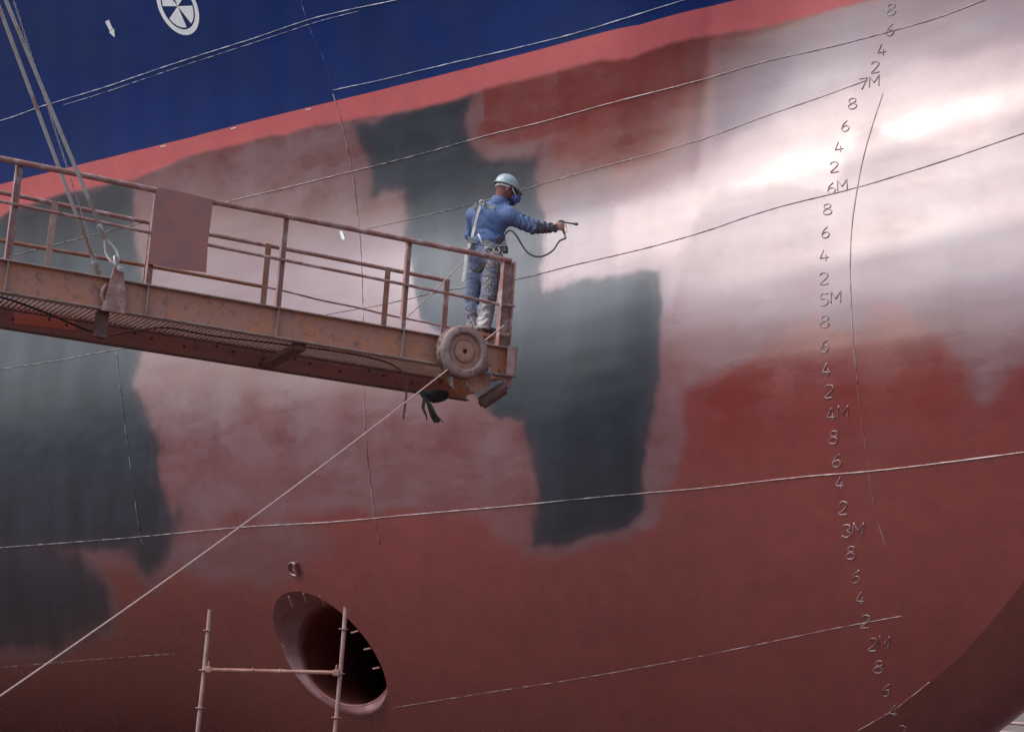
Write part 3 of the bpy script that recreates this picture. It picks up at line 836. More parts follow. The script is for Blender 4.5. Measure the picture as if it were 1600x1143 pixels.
# stiffeners
u_posts = [G(10, 405)[0], G(229, 443)[0], G(432, 478)[0], G(627, 513)[0]]
for uu in u_posts + [u_posts[0] - 1.45, u_posts[0] - 2.9]:
    gpart(MB().box((uu + 0.01, -0.033, -GH / 2), 0.010, 0.054, GH - 0.032), 'stiffener', m_flange, parent=gd)
# deck grating between the girders
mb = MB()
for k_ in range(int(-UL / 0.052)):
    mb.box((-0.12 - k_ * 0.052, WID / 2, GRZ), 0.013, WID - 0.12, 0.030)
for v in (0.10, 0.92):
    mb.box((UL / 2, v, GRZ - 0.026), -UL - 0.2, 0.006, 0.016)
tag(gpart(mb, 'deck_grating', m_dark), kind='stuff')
# cross members below the grating
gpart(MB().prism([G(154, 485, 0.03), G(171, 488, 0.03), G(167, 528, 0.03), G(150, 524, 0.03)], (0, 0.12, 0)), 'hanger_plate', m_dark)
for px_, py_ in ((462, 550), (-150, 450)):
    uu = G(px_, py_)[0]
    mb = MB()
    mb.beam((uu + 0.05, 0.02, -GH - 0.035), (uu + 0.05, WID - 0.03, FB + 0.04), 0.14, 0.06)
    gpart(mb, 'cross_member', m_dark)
for uu in (-0.03,):
    gpart(MB().box((uu, WID / 2, -0.20), 0.012, WID - 0.02, 0.26), 'end_crossbeam', m_rust)
# handrails, near side
def rail(name, p0, p1, r, mat, sag=0.008, parent=None):
    s_ = np.linspace(0, 1, 40)
    P = np.array(p0)[None] * (1 - s_[:, None]) + np.array(p1)[None] * s_[:, None]
    P[:, 2] += 0.006 * np.sin(s_ * 17) * 0.6 - sag * np.sin(s_ * math.pi)
    P[:, 1] += 0.004 * np.sin(s_ * 23 + 1)
    return gpart(MB().tube(P, r, 12), name, mat, True, 50)
def ext(a, b, u):                                        # continue a line to u
    return a + (b - a) * ((u - a[0]) / (b[0] - a[0]))
VN = -0.03
a, b_ = G(0, 247, VN), G(798, 407, VN)
TOPR = (a, b_)
rail('handrail', ext(a, b_, UL), b_ , 0.030, m_rail)
a, b_ = G(340, 384, VN), G(790, 477, VN)
MIDR = (a, b_)
rail('middle_rail', ext(a, b_, UL), b_ + np.array([0.03, 0, 0]), 0.017, m_rail)
def zon(line, u):
    return ext(line[0], line[1], u)[2]
for uu in u_posts + [u_posts[0] - 1.45, u_posts[0] - 2.9]:
    zt = zon(TOPR, uu) - 0.012
    mb = MB()
    mb.box((uu - 0.018, VN + 0.012, zt / 2), 0.010, 0.055, zt)
    mb.box((uu + 0.018, VN + 0.036, zt / 2), 0.063, 0.008, zt)
    gpart(mb, 'rail_post', m_rail)
# end post: wide channel
pb, pt = G(785, 541, VN), G(793, 408, VN)
mb = MB()
ue = pb[0] + 0.0
mb.box((ue, VN + 0.02, pt[2] / 2), 0.155, 0.008, pt[2])
mb.box((ue - 0.0735, VN - 0.016, pt[2] / 2), 0.008, 0.064, pt[2])
mb.box((ue + 0.0735, VN - 0.016, pt[2] / 2), 0.008, 0.064, pt[2])
gpart(mb, 'end_post', m_rail)
gpart(MB().lathe([(0.016, -0.06), (0.016, 0.05)], (ue + 0.05, VN - 0.03, zon(MIDR, ue)), (1, 0, 0), 8), 'post_bolt', m_rail, True)
gpart(MB().lathe([(0.013, -0.06), (0.013, 0.02)], (ue + 0.02, VN - 0.03, 0.13), (0, 1, 0), 8).box((ue - 0.02, VN - 0.065, 0.128), 0.12, 0.006, 0.035), 'post_bolt', m_rail, True)
# sheet panel hung on the near rail
mb = MB()
c4 = [G(245, 293, VN - 0.034), G(333, 312, VN - 0.034), G(322, 426, VN - 0.034), G(231, 412, VN - 0.034)]
c4 = [c4[0], c4[0] * .5 + c4[1] * .5 + np.array([0, 0, .006]), c4[1], c4[1] * .4 + c4[2] * .6 + np.array([-.012, 0, 0]), c4[2], c4[2] * .5 + c4[3] * .5 + np.array([0, 0, -.01]), c4[3], c4[3] * .45 + c4[0] * .55 + np.array([.006, 0, 0])]
mb.prism(c4, (0, -0.006, 0))
gpart(mb, 'side_sheet', m_plate)
# far side rails
VF = WID - 0.02
a, b_ = G(0, 300, VF), G(722, 443, VF)
FTOP = (a, b_)
rail('handrail', ext(a, b_, UL), ext(a, b_, -0.35), 0.024, m_rail)
a, b_ = G(0, 374, VF), G(409, 447, VF)
FMID = (a, b_)
rail('middle_rail', ext(a, b_, UL), ext(a, b_, G(409, 447, VF)[0]), 0.021, m_rail2)
rail('middle_rail', b_, G(722, 516, VF), 0.011, m_rail)
mz = G(75, 400, VF)[0]
for uu, mt in ((G(410, 470, VF)[0], m_rail2), (G(598, 503, VF)[0], m_rail2), (mz, m_scaf), (G(228, 430, VF)[0], m_scaf), (mz - 1.4, m_rail2), (-0.38, m_rail)):
    zt = zon(FTOP, uu) + 0.01
    gpart(MB().box((uu, VF - 0.028, (zt + FT) / 2), 0.066, 0.008, zt - FT), 'flat_post', mt)
# lifting lugs for the slings
lug = [G(159, 484, -0.085), G(196, 490, -0.085), G(196, 452, -0.085), G(193, 418, -0.085), G(186, 413, -0.085), G(179, 416, -0.085)]
gpart(MB().prism(lug, (0, 0.028, 0)), 'lifting_lug', m_rail, True, 30)
lugf = [q_ + np.array([-0.03, WID + 0.1, -0.02]) for q_ in lug]
gpart(MB().prism(lugf, (0, 0.028, 0)), 'lifting_lug', m_rail, True, 30)
cres = smooth_path([G(166, 445, -0.05), G(161, 452, -0.06), G(159, 463, -0.06), G(163, 472, -0.05)], 6)
gpart(MB().tube(cres, 0.02, 10), 'lug_weld', m_rail, True)
# fender wheel at the outer end
wc = G(722, 550, -0.16)
AXN = np.array([0, -1.0, 0])
prof = [(0.150, -0.10), (0.245, -0.105), (0.272, -0.085), (0.285, -0.04), (0.287, 0.03), (0.284, 0.062), (0.272, 0.083), (0.258, 0.090), (0.222, 0.096), (0.208, 0.094), (0.200, 0.086), (0.196, 0.055), (0.194, 0.03)]
tyre = gpart(MB().lathe(prof, wc, AXN, 56), 'fender_wheel', m_wheel, True, 50)
gpart(MB().lathe([(0.197, 0.045), (0.165, 0.052), (0.133, 0.054), (0.127, 0.046), (0.122, 0.046), (0.119, 0.066), (0.110, 0.070), (0.060, 0.072), (0.028, 0.072), (0.026, 0.0)], wc, AXN, 48), 'wheel_disc', m_hub, True, 35, tyre)
gpart(MB().lathe([(0.0001, 0.03), (0.026, 0.03)], wc, AXN, 20), 'axle_hole', m_black, parent=tyre)
gpart(MB().lathe([(0.288, -0.08), (0.291, -0.03), (0.291, 0.02), (0.284, 0.045)], wc, AXN, 56), 'tyre_tread', m_tread, True, 60, tyre)
mb = MB(); mb.beam(wc + np.array([0, 0.30, 0.0]), wc + np.array([0, 0.0, 0]), 0.06, 0.06)
gpart(mb, 'wheel_axle', m_dark, parent=tyre)
# lower bracket behind the wheel
br = [G(706, 575, -0.03), G(768, 578, -0.03), G(764, 606, -0.03), G(744, 614, -0.03), G(722, 604, -0.03)]
gpart(MB().prism(br, (0, 0.30, 0)), 'wheel_bracket', m_rust)
# rounded end plate
ec = G(800, 567, -0.01)
pr_ = []
for a in np.linspace(R(-90), R(60), 14):
    pr_.append((ec[0] - 0.05 + 0.075 * math.cos(a), -0.06 + 0.0 + 0.075 * math.sin(a) - 0.0))
mb = MB(); hh_ = 0.33
outer = [np.array([x, y + 0.01, ec[2] + hh_ / 2]) for x, y in pr_] + [np.array([ec[0] - 0.13, -0.125, ec[2] + hh_ / 2])]
outer = [outer[-1]] + outer[:-1]
inner = [q_ + (np.array([ec[0] - 0.06, -0.05, q_[2]]) - q_) * 0.14 for q_ in outer]
V_ = outer + inner + [q_ - np.array([0, 0, hh_]) for q_ in outer] + [q_ - np.array([0, 0, hh_]) for q_ in inner]
n = len(outer); F_ = []
for k_ in range(n - 1):
    F_ += [(k_, k_ + 1, 2 * n + k_ + 1, 2 * n + k_), (n + k_ + 1, n + k_, 3 * n + k_, 3 * n + k_ + 1), (k_ + 1, k_, n + k_, n + k_ + 1), (2 * n + k_, 2 * n + k_ + 1, 3 * n + k_ + 1, 3 * n + k_)]
F_ += [(0, 2 * n, 3 * n, n), (n - 1, 2 * n - 1, 4 * n - 1, 3 * n - 1)]
mb.add(V_, F_)
gpart(mb, 'end_guard', m_scaf, True, 40)
# roller under the end
r0, r1 = G(752, 630, 0.10), G(788, 606, -0.02)
r0 = r0 + (r1 - r0) * -0.02
mb = MB().tube([r0, r0 + (r1 - r0) * 0.03, r0 + (r1 - r0) * 0.97, r1], [0.05, 0.072, 0.072, 0.06], 20)
ro = gpart(mb, 'end_roller', m_dark, True, 40)
mb = MB(); mb.prism([G(779, 577, -0.02), G(800, 590, -0.02), G(797, 606, -0.02), G(790, 604, -0.02)], (0, 0.02, 0))
mb.beam(r1 + np.array([-.02, 0, 0]), G(795, 590, 0.02), 0.05, 0.03)
gpart(mb, 'roller_bracket', m_rail)
mb = MB(); mb.tube([r1 - (r1 - r0) * 0.02, r1 + (r1 - r0) * 0.10], 0.028, 10); mb.tube([r0, r0 - (r1 - r0) * 0.06], 0.028, 10)
gpart(mb, 'roller_pin', m_dark, True, parent=ro)
# plate the painter stands on
DZ = 0.17
gpart(MB().box((-0.33, 0.42, DZ - 0.02), 0.46, 0.50, 0.04, None, 0.004), 'standing_plate', m_rust)
mb = MB()
for du_ in (-0.52, -0.14):
    for dv in (0.24, 0.62):
        mb.box((du_, dv, (DZ - 0.04 + FT) / 2), 0.05, 0.05, DZ - 0.04 - FT)
gpart(mb, 'plate_feet', m_rust)

def GW(p):
    return GO + ex * p[0] + ey * p[1] + ez * p[2]
def thing_tube(name, pts, r, mat, label, cat, n=8, group=None):
    o = MB().tube(pts, r, n).build(name, mat, None, True, 60)
    return tag(o, label, cat, group)
# ---- slings: wire, ferrule, thimble eye, shackle
def sling(lugtop, foot, head, label, full=True):
    e = empty('wire_sling', tuple(lugtop), label, 'wire rope', 'slings holding up the gangway')
    d = head - foot; L = np.linalg.norm(d); dn = d / L
    s_ = np.linspace(0, 1, 40)
    objs = [MB().tube(foot[None] + d[None] * s_[:, None], 0.0195, 10).build('wire', m_wire, None, True, 60)]
    objs.append(MB().tube([foot - dn * 0.005, foot + dn * 0.01, foot + dn * 0.13, foot + dn * 0.15], [0.022, 0.032, 0.032, 0.022], 12).build('ferrule', m_steel, None, True, 40))
    side = np.cross(dn, np.array([0, -1.0, 0])); side /= np.linalg.norm(side)
    mid = lugtop * 0.28 + foot * 0.72 - dn * 0.02
    low = foot + (lugtop - foot) * 0.72
    eye = smooth_path([foot, mid + side * 0.05 - dn * .03, low + side * 0.035, low - dn * 0.03, low - side * 0.035, mid - side * 0.05 - dn * .03, foot], 6)
    objs.append(MB().tube(eye, 0.014, 8).build('thimble_eye', m_wire, None, True, 60))
    bow = smooth_path([lugtop + np.array([0, -0.04, 0.0]), lugtop * 0.6 + low * 0.4 + np.array([-.01, -0.055, 0.01]), low + np.array([0, -0.03, 0.03]), low + np.array([0, 0.03, 0.03]), lugtop * 0.6 + low * 0.4 + np.array([-.01, 0.055, 0.01]), lugtop + np.array([0, 0.07, 0.0])], 6)
    sh = MB().tube(bow, 0.017, 10).build('shackle', m_steel, None, True, 60); objs.append(sh)
    pin = MB().lathe([(0.012, -0.075), (0.012, 0.075)], lugtop + ey * 0.01, ey, 10)
    pin.lathe([(0.034, -0.085), (0.036, -0.08), (0.036, -0.055), (0.03, -0.05)], lugtop + ey * 0.01, ey, 14)
    pin.lathe([(0.020, -0.10), (0.020, -0.085)], lugtop + ey * 0.01, ey, 6)
    objs.append(pin.build('shackle_pin', m_steel, None, True, 40))
    own(e, *objs)
lt = GW(G(186, 421, -0.072))
ft = at(np.array([164.0]), np.array([372.0]), lt[1] - 0.03)[0]
hd = at(np.array([-62.0]), np.array([-170.0]), lt[1] - 1.6)[0]
sling(lt, ft, hd, 'nearer of the two wire slings, ending in a shackle on the near girder lug')
lt2 = lt + ey * (WID + 0.1) - ex * 0.03 - ez * 0.02
ft2 = at(np.array([154.0]), np.array([428.0]), lt2[1] - 0.02)[0]
hd2 = at(np.array([-62.0]), np.array([-152.0]), lt2[1] - 1.9)[0]
sling(lt2, ft2, hd2, 'farther wire sling, passing behind the rails down to the far girder')
# thin chain beside the slings
ca = at(np.array([162.0]), np.array([440.0]), lt2[1] - 0.5)[0]; cb = at(np.array([-40.0]), np.array([-190.0]), lt2[1] - 2.0)[0]
s_ = np.arange(0, np.linalg.norm(cb - ca), 0.034)
dn = (cb - ca) / np.linalg.norm(cb - ca)
mb = MB(); sd = np.cross(dn, [0, 1, 0]); sd /= np.linalg.norm(sd); s2 = np.cross(dn, sd)
for i, q_ in enumerate(s_):
    w_ = sd if i % 2 else s2
    c_ = ca + dn * q_
    mb.tube([c_ - dn * 0.019 + w_ * 0.004, c_ + w_ * 0.010, c_ + dn * 0.019 + w_ * 0.004, c_ + dn * 0.019 - w_ * 0.004, c_ - w_ * 0.010, c_ - dn * 0.019 - w_ * 0.004, c_ - dn * 0.019 + w_ * 0.004], 0.0036, 4, False)
tag(mb.build('thin_chain', m_steel), 'thin steel chain hanging between the two wire slings', 'chain')

# ---- cables slung under the gangway
def under(pts, v0, r, mat, name, label, cat):
    P = smooth_path([GW(G(x, y, v)) for x, y, v in pts], 8)
    return thing_tube(name, P, r, mat, label, cat)
under([(-60, 455, .2), (0, 464, .25), (60, 484, .35), (115, 507, .5), (140, 517, .6), (158, 519, .7)], 0, 0.011, m_black, 'cable', 'dark cable sagging under the left end of the gangway up to the lug crossbar', 'cable')
under([(172, 524, .75), (215, 516, .6), (262, 512, .45), (330, 524, .4), (420, 535, .3), (520, 548, .25), (585, 560, .2), (620, 574, .15), (634, 592, .1), (635, 615, .1), (630, 655, .1)], 0, 0.011, m_dark, 'cable', 'long rust brown cable running under the gangway with its end hanging down', 'cable')
# ---- rope from the end of the gangway down to the left
rp0 = GW(G(788, 508, -0.09)); rp2 = at(np.array([-160.0]), np.array([1196.0]), 14.3)[0]
s_ = np.linspace(0, 1, 60)
P = rp0[None] * (1 - s_[:, None]) + rp2[None] * s_[:, None]
P[:, 2] -= 0.10 * np.sin(s_ * math.pi) ** 1.0
P[:, 2] += 0.10 * 0
thing_tube('tag_line', P, 0.0085, m_rope, 'long sandy rope running from the gangway end down to the lower left', 'rope')
# ---- black rubber bundle and rags
bb = [(655, 613), (662, 622), (672, 627), (684, 629), (693, 626), (700, 619), (703, 612)]
mb = MB()
cc = GW(G(680, 612, 0.30))
ringsb = []
for i, f in enumerate(np.linspace(0, 1, 9)):
    hw = 0.17 * math.sqrt(max(0.02, 1 - (f * 0.98) ** 2))
    ringsb.append([cc + ex * (hw * math.cos(a) * (1 + 0.10 * math.sin(3 * a + f * 3))) + ey * (hw * 0.7 * math.sin(a)) - ez * (f * 0.115 + 0.012 * math.sin(2 * a + 1)) - ex * 0.04 * f for a in np.linspace(0, 2 * math.pi, 25)[:-1]])
V_ = [p for r_ in ringsb for p in r_]; n = 24
mb.add(V_, [(i * n + k_, i * n + (k_ + 1) % n, (i + 1) * n + (k_ + 1) % n, (i + 1) * n + k_) for i in range(8) for k_ in range(n)] + [tuple(range(n)), tuple(8 * n + k_ for k_ in range(n))[::-1]])
tag(mb.build('rubber_bag', m_black, None, True, 60), 'black rubber bag bulging from under the gangway near its wheel', 'bag')
def rag(pix, v, width, mat, name, label, seed):
    """a strip of cloth hanging along a pixel path; thickness 6 mm"""
    C_ = smooth_path([GW(G(x, y, v)) for x, y in pix], 6)
    n = len(C_); m = 7; A_ = []; B_ = []
    for i in range(n):
        f = i / (n - 1)
        w_ = np.interp(f, np.linspace(0, 1, len(width)), width)
        for j in range(m):
            q_ = j / (m - 1) - 0.5
            off = ex * q_ * w_ + ey * (0.35 * w_ * math.sin(q_ * 7 + seed + f * 3) + 0.01 * math.sin(f * 9 + seed))
            jag = ez * (0.03 * (vnoise(np.array([j * 1.3]), np.array([seed * 3.0]), 5)[0] - 0.5) * f * 2)
            A_.append(C_[i] + off + jag); B_.append(C_[i] + off + jag - ey * 0.006)
    V_ = A_ + B_; o_ = n * m; F_ = []
    for i in range(n - 1):
        for j in range(m - 1):
            q_ = i * m + j
            F_ += [(q_, q_ + 1, q_ + m + 1, q_ + m), (o_ + q_ + 1, o_ + q_, o_ + q_ + m, o_ + q_ + m + 1)]
    bd_ = [j for j in range(m)] + [i * m + m - 1 for i in range(1, n)] + [(n - 1) * m + j for j in range(m - 2, -1, -1)] + [i * m for i in range(n - 2, 0, -1)]
    F_ += [(bd_[k_], o_ + bd_[k_], o_ + bd_[(k_ + 1) % len(bd_)], bd_[(k_ + 1) % len(bd_)]) for k_ in range(len(bd_))]
    o = new_obj(name, V_, F_, mat, None, True)
    return tag(o, label, 'rag')
rag([(664, 620), (668, 630), (676, 645), (687, 659)], 0.12, [0.04, 0.06, 0.085, 0.11], m_ragd, 'torn_strip', 'dark torn strip hanging below the black rubber bag', 1)
rag([(663, 622), (662, 634), (664, 645), (667, 655)], 0.16, [0.04, 0.035, 0.03, 0.008], m_ragd, 'torn_strip', 'narrow pointed dark strip left of the wider torn strip', 4)
rag([(700, 576), (703, 590), (706, 600), (709, 607)], -0.10, [0.02, 0.075, 0.075, 0.02], m_rag, 'stiff_rag', 'pale stiff rag hanging at the lower left of the wheel', 2)
rag([(724, 596), (729, 601), (733, 607), (735, 613)], -0.12, [0.06, 0.05, 0.03, 0.02], m_rag, 'stiff_rag', 'small pale rag drooping straight under the wheel', 3)
rag([(762, 565), (764, 580), (763, 592), (764, 600)], -0.10, [0.02, 0.04, 0.05, 0.03], m_rag, 'stiff_rag', 'grey frayed cloth wrapped at the lower right of the wheel', 6)
rag([(741, 580), (752, 583), (760, 580), (766, 570)], -0.13, [0.09, 0.10, 0.09, 0.03], m_rag, 'stiff_rag', 'wide grey cloth bunched under the right side of the wheel', 7)

# ================================================================== PAINTER
class Field:
    """union of round cones and ellipsoids on a voxel grid, meshed by surface nets"""
    def __init__(s, lo, hi, h):
        s.lo = np.array(lo, float); s.h = h
        s.n = np.ceil((np.array(hi) - s.lo) / h).astype(int) + 1
        s.F = np.full(s.n, 0.5, np.float32)
    def _sub(s, lo, hi):
        a = np.clip(((lo - s.lo) / s.h).astype(int), 0, s.n - 1); b = np.clip(np.ceil((hi - s.lo) / s.h).astype(int) + 1, 1, s.n)
        ax = [s.lo[i] + s.h * np.arange(a[i], b[i]) for i in range(3)]
        return tuple(slice(a[i], b[i]) for i in range(3)), np.meshgrid(*ax, indexing='ij')
    def _put(s, sl_, d, k):
        o = s.F[sl_]
        if k > 0:
            h_ = np.clip(0.5 + 0.5 * (o - d) / k, 0, 1)
            s.F[sl_] = o * (1 - h_) + d * h_ - k * h_ * (1 - h_)
        else:
            s.F[sl_] = np.minimum(o, d)
    def cone(s, a, b, ra, rb, k=0.03, flat=None):
        a = np.array(a, float); b = np.array(b, float)
        m = max(ra, rb) + k + 0.06
        sl_, (x, y, z) = s._sub(np.minimum(a, b) - m, np.maximum(a, b) + m)
        e = b - a
        t_ = np.clip(((x - a[0]) * e[0] + (y - a[1]) * e[1] + (z - a[2]) * e[2]) / (e @ e + 1e-9), 0, 1)
        d = np.sqrt((x - a[0] - e[0] * t_) ** 2 + (y - a[1] - e[1] * t_) ** 2 + (z - a[2] - e[2] * t_) ** 2) - (ra + (rb - ra) * t_)
        s._put(sl_, d, k); return s
    def ell(s, c, r, k=0.03, A=None):
        c = np.array(c, float); r = np.array(r, float)
        m = r.max() + k + 0.06
        sl_, (x, y, z) = s._sub(c - m, c + m)
        p = np.stack([x - c[0], y - c[1], z - c[2]], -1)
        if A is not None: p = p @ np.array(A, float).T
        q_ = np.linalg.norm(p / r, axis=-1); g = np.linalg.norm(p / (r * r), axis=-1) + 1e-6
        s._put(sl_, q_ * (q_ - 1) / g, k); return s
    def cut(s, n, c, k=0.01):
        """keep the side n.p < c"""
        ax = [s.lo[i] + s.h * np.arange(s.n[i]) for i in range(3)]
        x, y, z = np.meshgrid(*ax, indexing='ij')
        s.F = np.maximum(s.F, (x * n[0] + y * n[1] + z * n[2] - c).astype(np.float32)); return s
    def displace(s, fn):
        ax = [s.lo[i] + s.h * np.arange(s.n[i]) for i in range(3)]
        x, y, z = np.meshgrid(*ax, indexing='ij')
        m = np.abs(s.F) < 0.06
        s.F[m] -= fn(x[m], y[m], z[m]); return s
    def mesh(s, name, mat, parent=None):
        F = s.F; inside = F < 0
        c = [F[i:F.shape[0] - 1 + i, j:F.shape[1] - 1 + j, k:F.shape[2] - 1 + k] for i in (0, 1) for j in (0, 1) for k in (0, 1)]
        off = np.array([(i, j, k) for i in (0, 1) for j in (0, 1) for k in (0, 1)], float)
        C_ = np.stack(c, -1); neg = C_ < 0
        act = neg.any(-1) & ~neg.all(-1)
        ci = np.argwhere(act); cv = C_[act]
        acc = np.zeros((len(ci), 3)); cnt = np.zeros(len(ci))
        for a in range(8):
            for b__ in range(a + 1, 8):
                if np.abs(off[a] - off[b__]).sum() == 1:
                    x = (cv[:, a] < 0) != (cv[:, b__] < 0)
                    t_ = np.where(x, cv[:, a] / (cv[:, a] - cv[:, b__] + 1e-12), 0)
                    acc += np.where(x[:, None], off[a] + (off[b__] - off[a]) * t_[:, None], 0); cnt += x
        Vv = s.lo + s.h * (ci + acc / cnt[:, None])
        idx = np.full(act.shape, -1); idx[act] = np.arange(len(ci))
        faces = []
        for ax_ in range(3):
            sh = [slice(None)] * 3
            lo_ = [slice(1, -1)] * 3; hi_ = [slice(1, -1)] * 3
            lo_[ax_] = slice(0, -1); hi_[ax_] = slice(1, None)
            A_ = inside[tuple(lo_)]; B_ = inside[tuple(hi_)]
            e = np.argwhere(A_ != B_)
            if not len(e): continue
            fl = A_[tuple(e.T)]
            p = e.copy(); u_, v_ = (ax_ + 1) % 3, (ax_ + 2) % 3
            p[:, u_] += 1; p[:, v_] += 1
            def at_(du, dv):
                q_ = p.copy(); q_[:, u_] -= du; q_[:, v_] -= dv
                return idx[tuple(q_.T)]
            q4 = np.stack([at_(1, 1), at_(0, 1), at_(0, 0), at_(1, 0)], 1)
            q4[~fl] = q4[~fl][:, ::-1]
            faces.append(q4[(q4 >= 0).all(1)])
        Q = np.vstack(faces)
        me = bpy.data.meshes.new(name)
        me.vertices.add(len(Vv)); me.vertices.foreach_set('co', Vv.astype(np.float32).ravel())
        me.loops.add(Q.size); me.loops.foreach_set('vertex_index', Q.astype(np.int32).ravel())
        me.polygons.add(len(Q)); me.polygons.foreach_set('loop_start', np.arange(0, Q.size, 4, dtype=np.int32))
        me.polygons.foreach_set('use_smooth', np.ones(len(Q), bool))
        me.update(calc_edges=True); me.validate()
        me.materials.append(mat)
        o = bpy.data.objects.new(name, me); COL.objects.link(o)
        if parent: o.parent = parent
        s.V = Vv
        return o
def point_attr(o, name, val):
    a = o.data.attributes.new(name, 'FLOAT', 'POINT'); a.data.foreach_set('value', np.asarray(val, np.float32))

# ---- cloth and skin
def cloth(name, base, base2, spl, spl2, bumpy=0.35):
    m, nt, b = mat_new(name)
    c = objco(nt)
    col = mixc(nt, ramp(nt, noise(nt, 5, 5, 0.6, c), 0.35, 0.65), base, base2)
    dirt = attr(nt, 'dirt'); mud = attr(nt, 'mud')
    n1 = noise(nt, 13, 7, 0.72, c); n2 = noise(nt, 55, 5, 0.8, c)
    thr = math_(nt, 'SUBTRACT', 0.72, math_(nt, 'MULTIPLY', mud, 0.40))
    f1 = math_(nt, 'MULTIPLY', math_(nt, 'SUBTRACT', n1, thr), 6.0, True)
    thr2 = math_(nt, 'SUBTRACT', 0.745, math_(nt, 'MULTIPLY', dirt, 0.25))
    f2 = math_(nt, 'MULTIPLY', math_(nt, 'SUBTRACT', n2, thr2), 14.0, True)
    col = mixc(nt, f1, col, spl)
    col = mixc(nt, f2, col, spl2)
    nt.links.new(col, b.inputs['Base Color'])
    b.inputs['Roughness'].default_value = 0.8
    b.inputs['Specular IOR Level'].default_value = 0.25
    bump(nt, math_(nt, 'ADD', noise(nt, 26, 5, 0.6, c), math_(nt, 'MULTIPLY', f1, 0.3)), bumpy, 0.012, b)
    return m
m_jack = cloth('blue_work_jacket', (0.105, 0.155, 0.300), (0.078, 0.120, 0.240), (0.085, 0.062, 0.055), (0.42, 0.43, 0.47))
m_trou = cloth('blue_work_trousers', (0.155, 0.180, 0.275), (0.115, 0.135, 0.21), (0.165, 0.120, 0.098), (0.52, 0.50, 0.49), 0.5)
m_skin = simple('skin', (0.52, 0.27, 0.20), 0.5, (0.46, 0.22, 0.165), 30)
m_hood = simple('red_brown_hood', (0.20, 0.075, 0.062), 0.85, (0.15, 0.055, 0.048), 25, bmp=0.3)
m_helm = simple('pale_green_helmet', (0.36, 0.44, 0.44), 0.32, (0.30, 0.37, 0.37), 14, col3=(0.50, 0.56, 0.55), scale3=34, lo3=0.62, hi3=0.7)
m_helmd = simple('helmet_rim', (0.06, 0.07, 0.07), 0.5, (0.09, 0.10, 0.10), 20)
m_mask = simple('blue_mask', (0.055, 0.075, 0.24), 0.45, (0.10, 0.12, 0.28), 30)
m_strap = simple('pale_webbing', (0.78, 0.76, 0.72), 0.75, (0.58, 0.55, 0.51), 40)
m_web = simple('grey_webbing', (0.16, 0.165, 0.165), 0.75, (0.30, 0.31, 0.30), 24, col3=(0.07, 0.065, 0.06), scale3=40)
m_belt = simple('dark_belt', (0.035, 0.035, 0.037), 0.6, (0.10, 0.085, 0.078), 26)
m_boot = simple('paint_stained_boot', (0.035, 0.033, 0.035), 0.7, (0.19, 0.15, 0.14), 30, 0.5, 0.6)
m_gun = simple('spray_gun_steel', (0.17, 0.16, 0.16), 0.4, (0.30, 0.27, 0.26), 30, metal=0.5)
m_hose = simple('grey_hose', (0.105, 0.105, 0.11), 0.55, (0.17, 0.16, 0.16), 10)

PY = GW((-0.40, 0.36, 0))[1]
foot0 = at(np.array([750.0]), np.array([530.0]), PY)[0]
PZ = ZG + DZ
base = np.array([foot0[0], PY, PZ])
person = empty('person', tuple(base), 'painter in blue overalls, pale green helmet and harness, arm stretched out with a spray gun', 'person')
SC = foot0[2] - PZ
def B(px, py, dy=0.0):
    """photograph point at the painter's distance (+dy) in metres from the feet"""
    return at(np.array([px], float), np.array([py], float), PY + dy)[0] - base
LO, HI = (-0.42, -0.42, -0.03), (1.25, 0.75, 1.98)
J = dict(
    pel=B(759, 404), hl=B(746, 408, .03), hr=B(770, 408, -.02), kl=B(738, 462, .06), kr=B(763, 464, -.05), al=B(739, 514, .06), ar=B(755, 517, -.04),
    wa=B(762, 380), ch=B(765, 350), nk=B(779, 322, .0), hd=B(790, 296, .02), sl=B(742, 337, .06), sr=B(795, 338, -.05),
    er=B(833, 354, -.02), wr=B(866, 356, .10), el=B(736, 368, .20), wl=B(770, 372, .36))
HF = np.array([math.cos(R(22)), math.sin(R(22)), 0.0])           # way the head faces
HS = np.array([-HF[1], HF[0], 0.0])                              # his left
til = R(14)
HU = np.array([HF[0] * math.sin(til), HF[1] * math.sin(til), math.cos(til)])
HFt = np.array([HF[0] * math.cos(til), HF[1] * math.cos(til), -math.sin(til)])
hd = J['hd']
# body: one continuous figure
f = Field(LO, HI, 0.0085)
f.ell(hd + HU * 0.02, (0.098, 0.076, 0.112), 0.02, [HFt, HS, HU])
f.ell(hd + HFt * 0.03 - HU * 0.055, (0.066, 0.056, 0.062), 0.03, [HFt, HS, HU])
f.cone(hd + HFt * 0.092 + HU * 0.005, hd + HFt * 0.112 - HU * 0.022, 0.012, 0.016, 0.015)      # nose
for sg in (-1, 1):
    f.ell(hd + HS * sg * 0.078 - HFt * 0.01 - HU * 0.005, (0.022, 0.010, 0.034), 0.008, [HFt, HS, HU])   # ears
    f.ell(hd + HS * sg * 0.032 + HFt * 0.088 + HU * 0.022, (0.014, 0.018, 0.008), 0.008, [HFt, HS, HU])  # brows
    f.ell(hd + HS * sg * 0.020 + HFt * 0.088 - HU * 0.062, (0.010, 0.022, 0.006), 0.006, [HFt, HS, HU])  # lips
f.cone(J['nk'] - np.array([0, 0, .03]), hd - HU * 0.05 - HFt * 0.015, 0.064, 0.060, 0.03)
f.ell(J['ch'], (0.17, 0.115, 0.20), 0.05); f.ell(J['wa'], (0.145, 0.105, 0.14), 0.06); f.ell(J['pel'], (0.16, 0.115, 0.11), 0.06)
f.cone(J['sl'], J['sr'], 0.07, 0.07, 0.05)
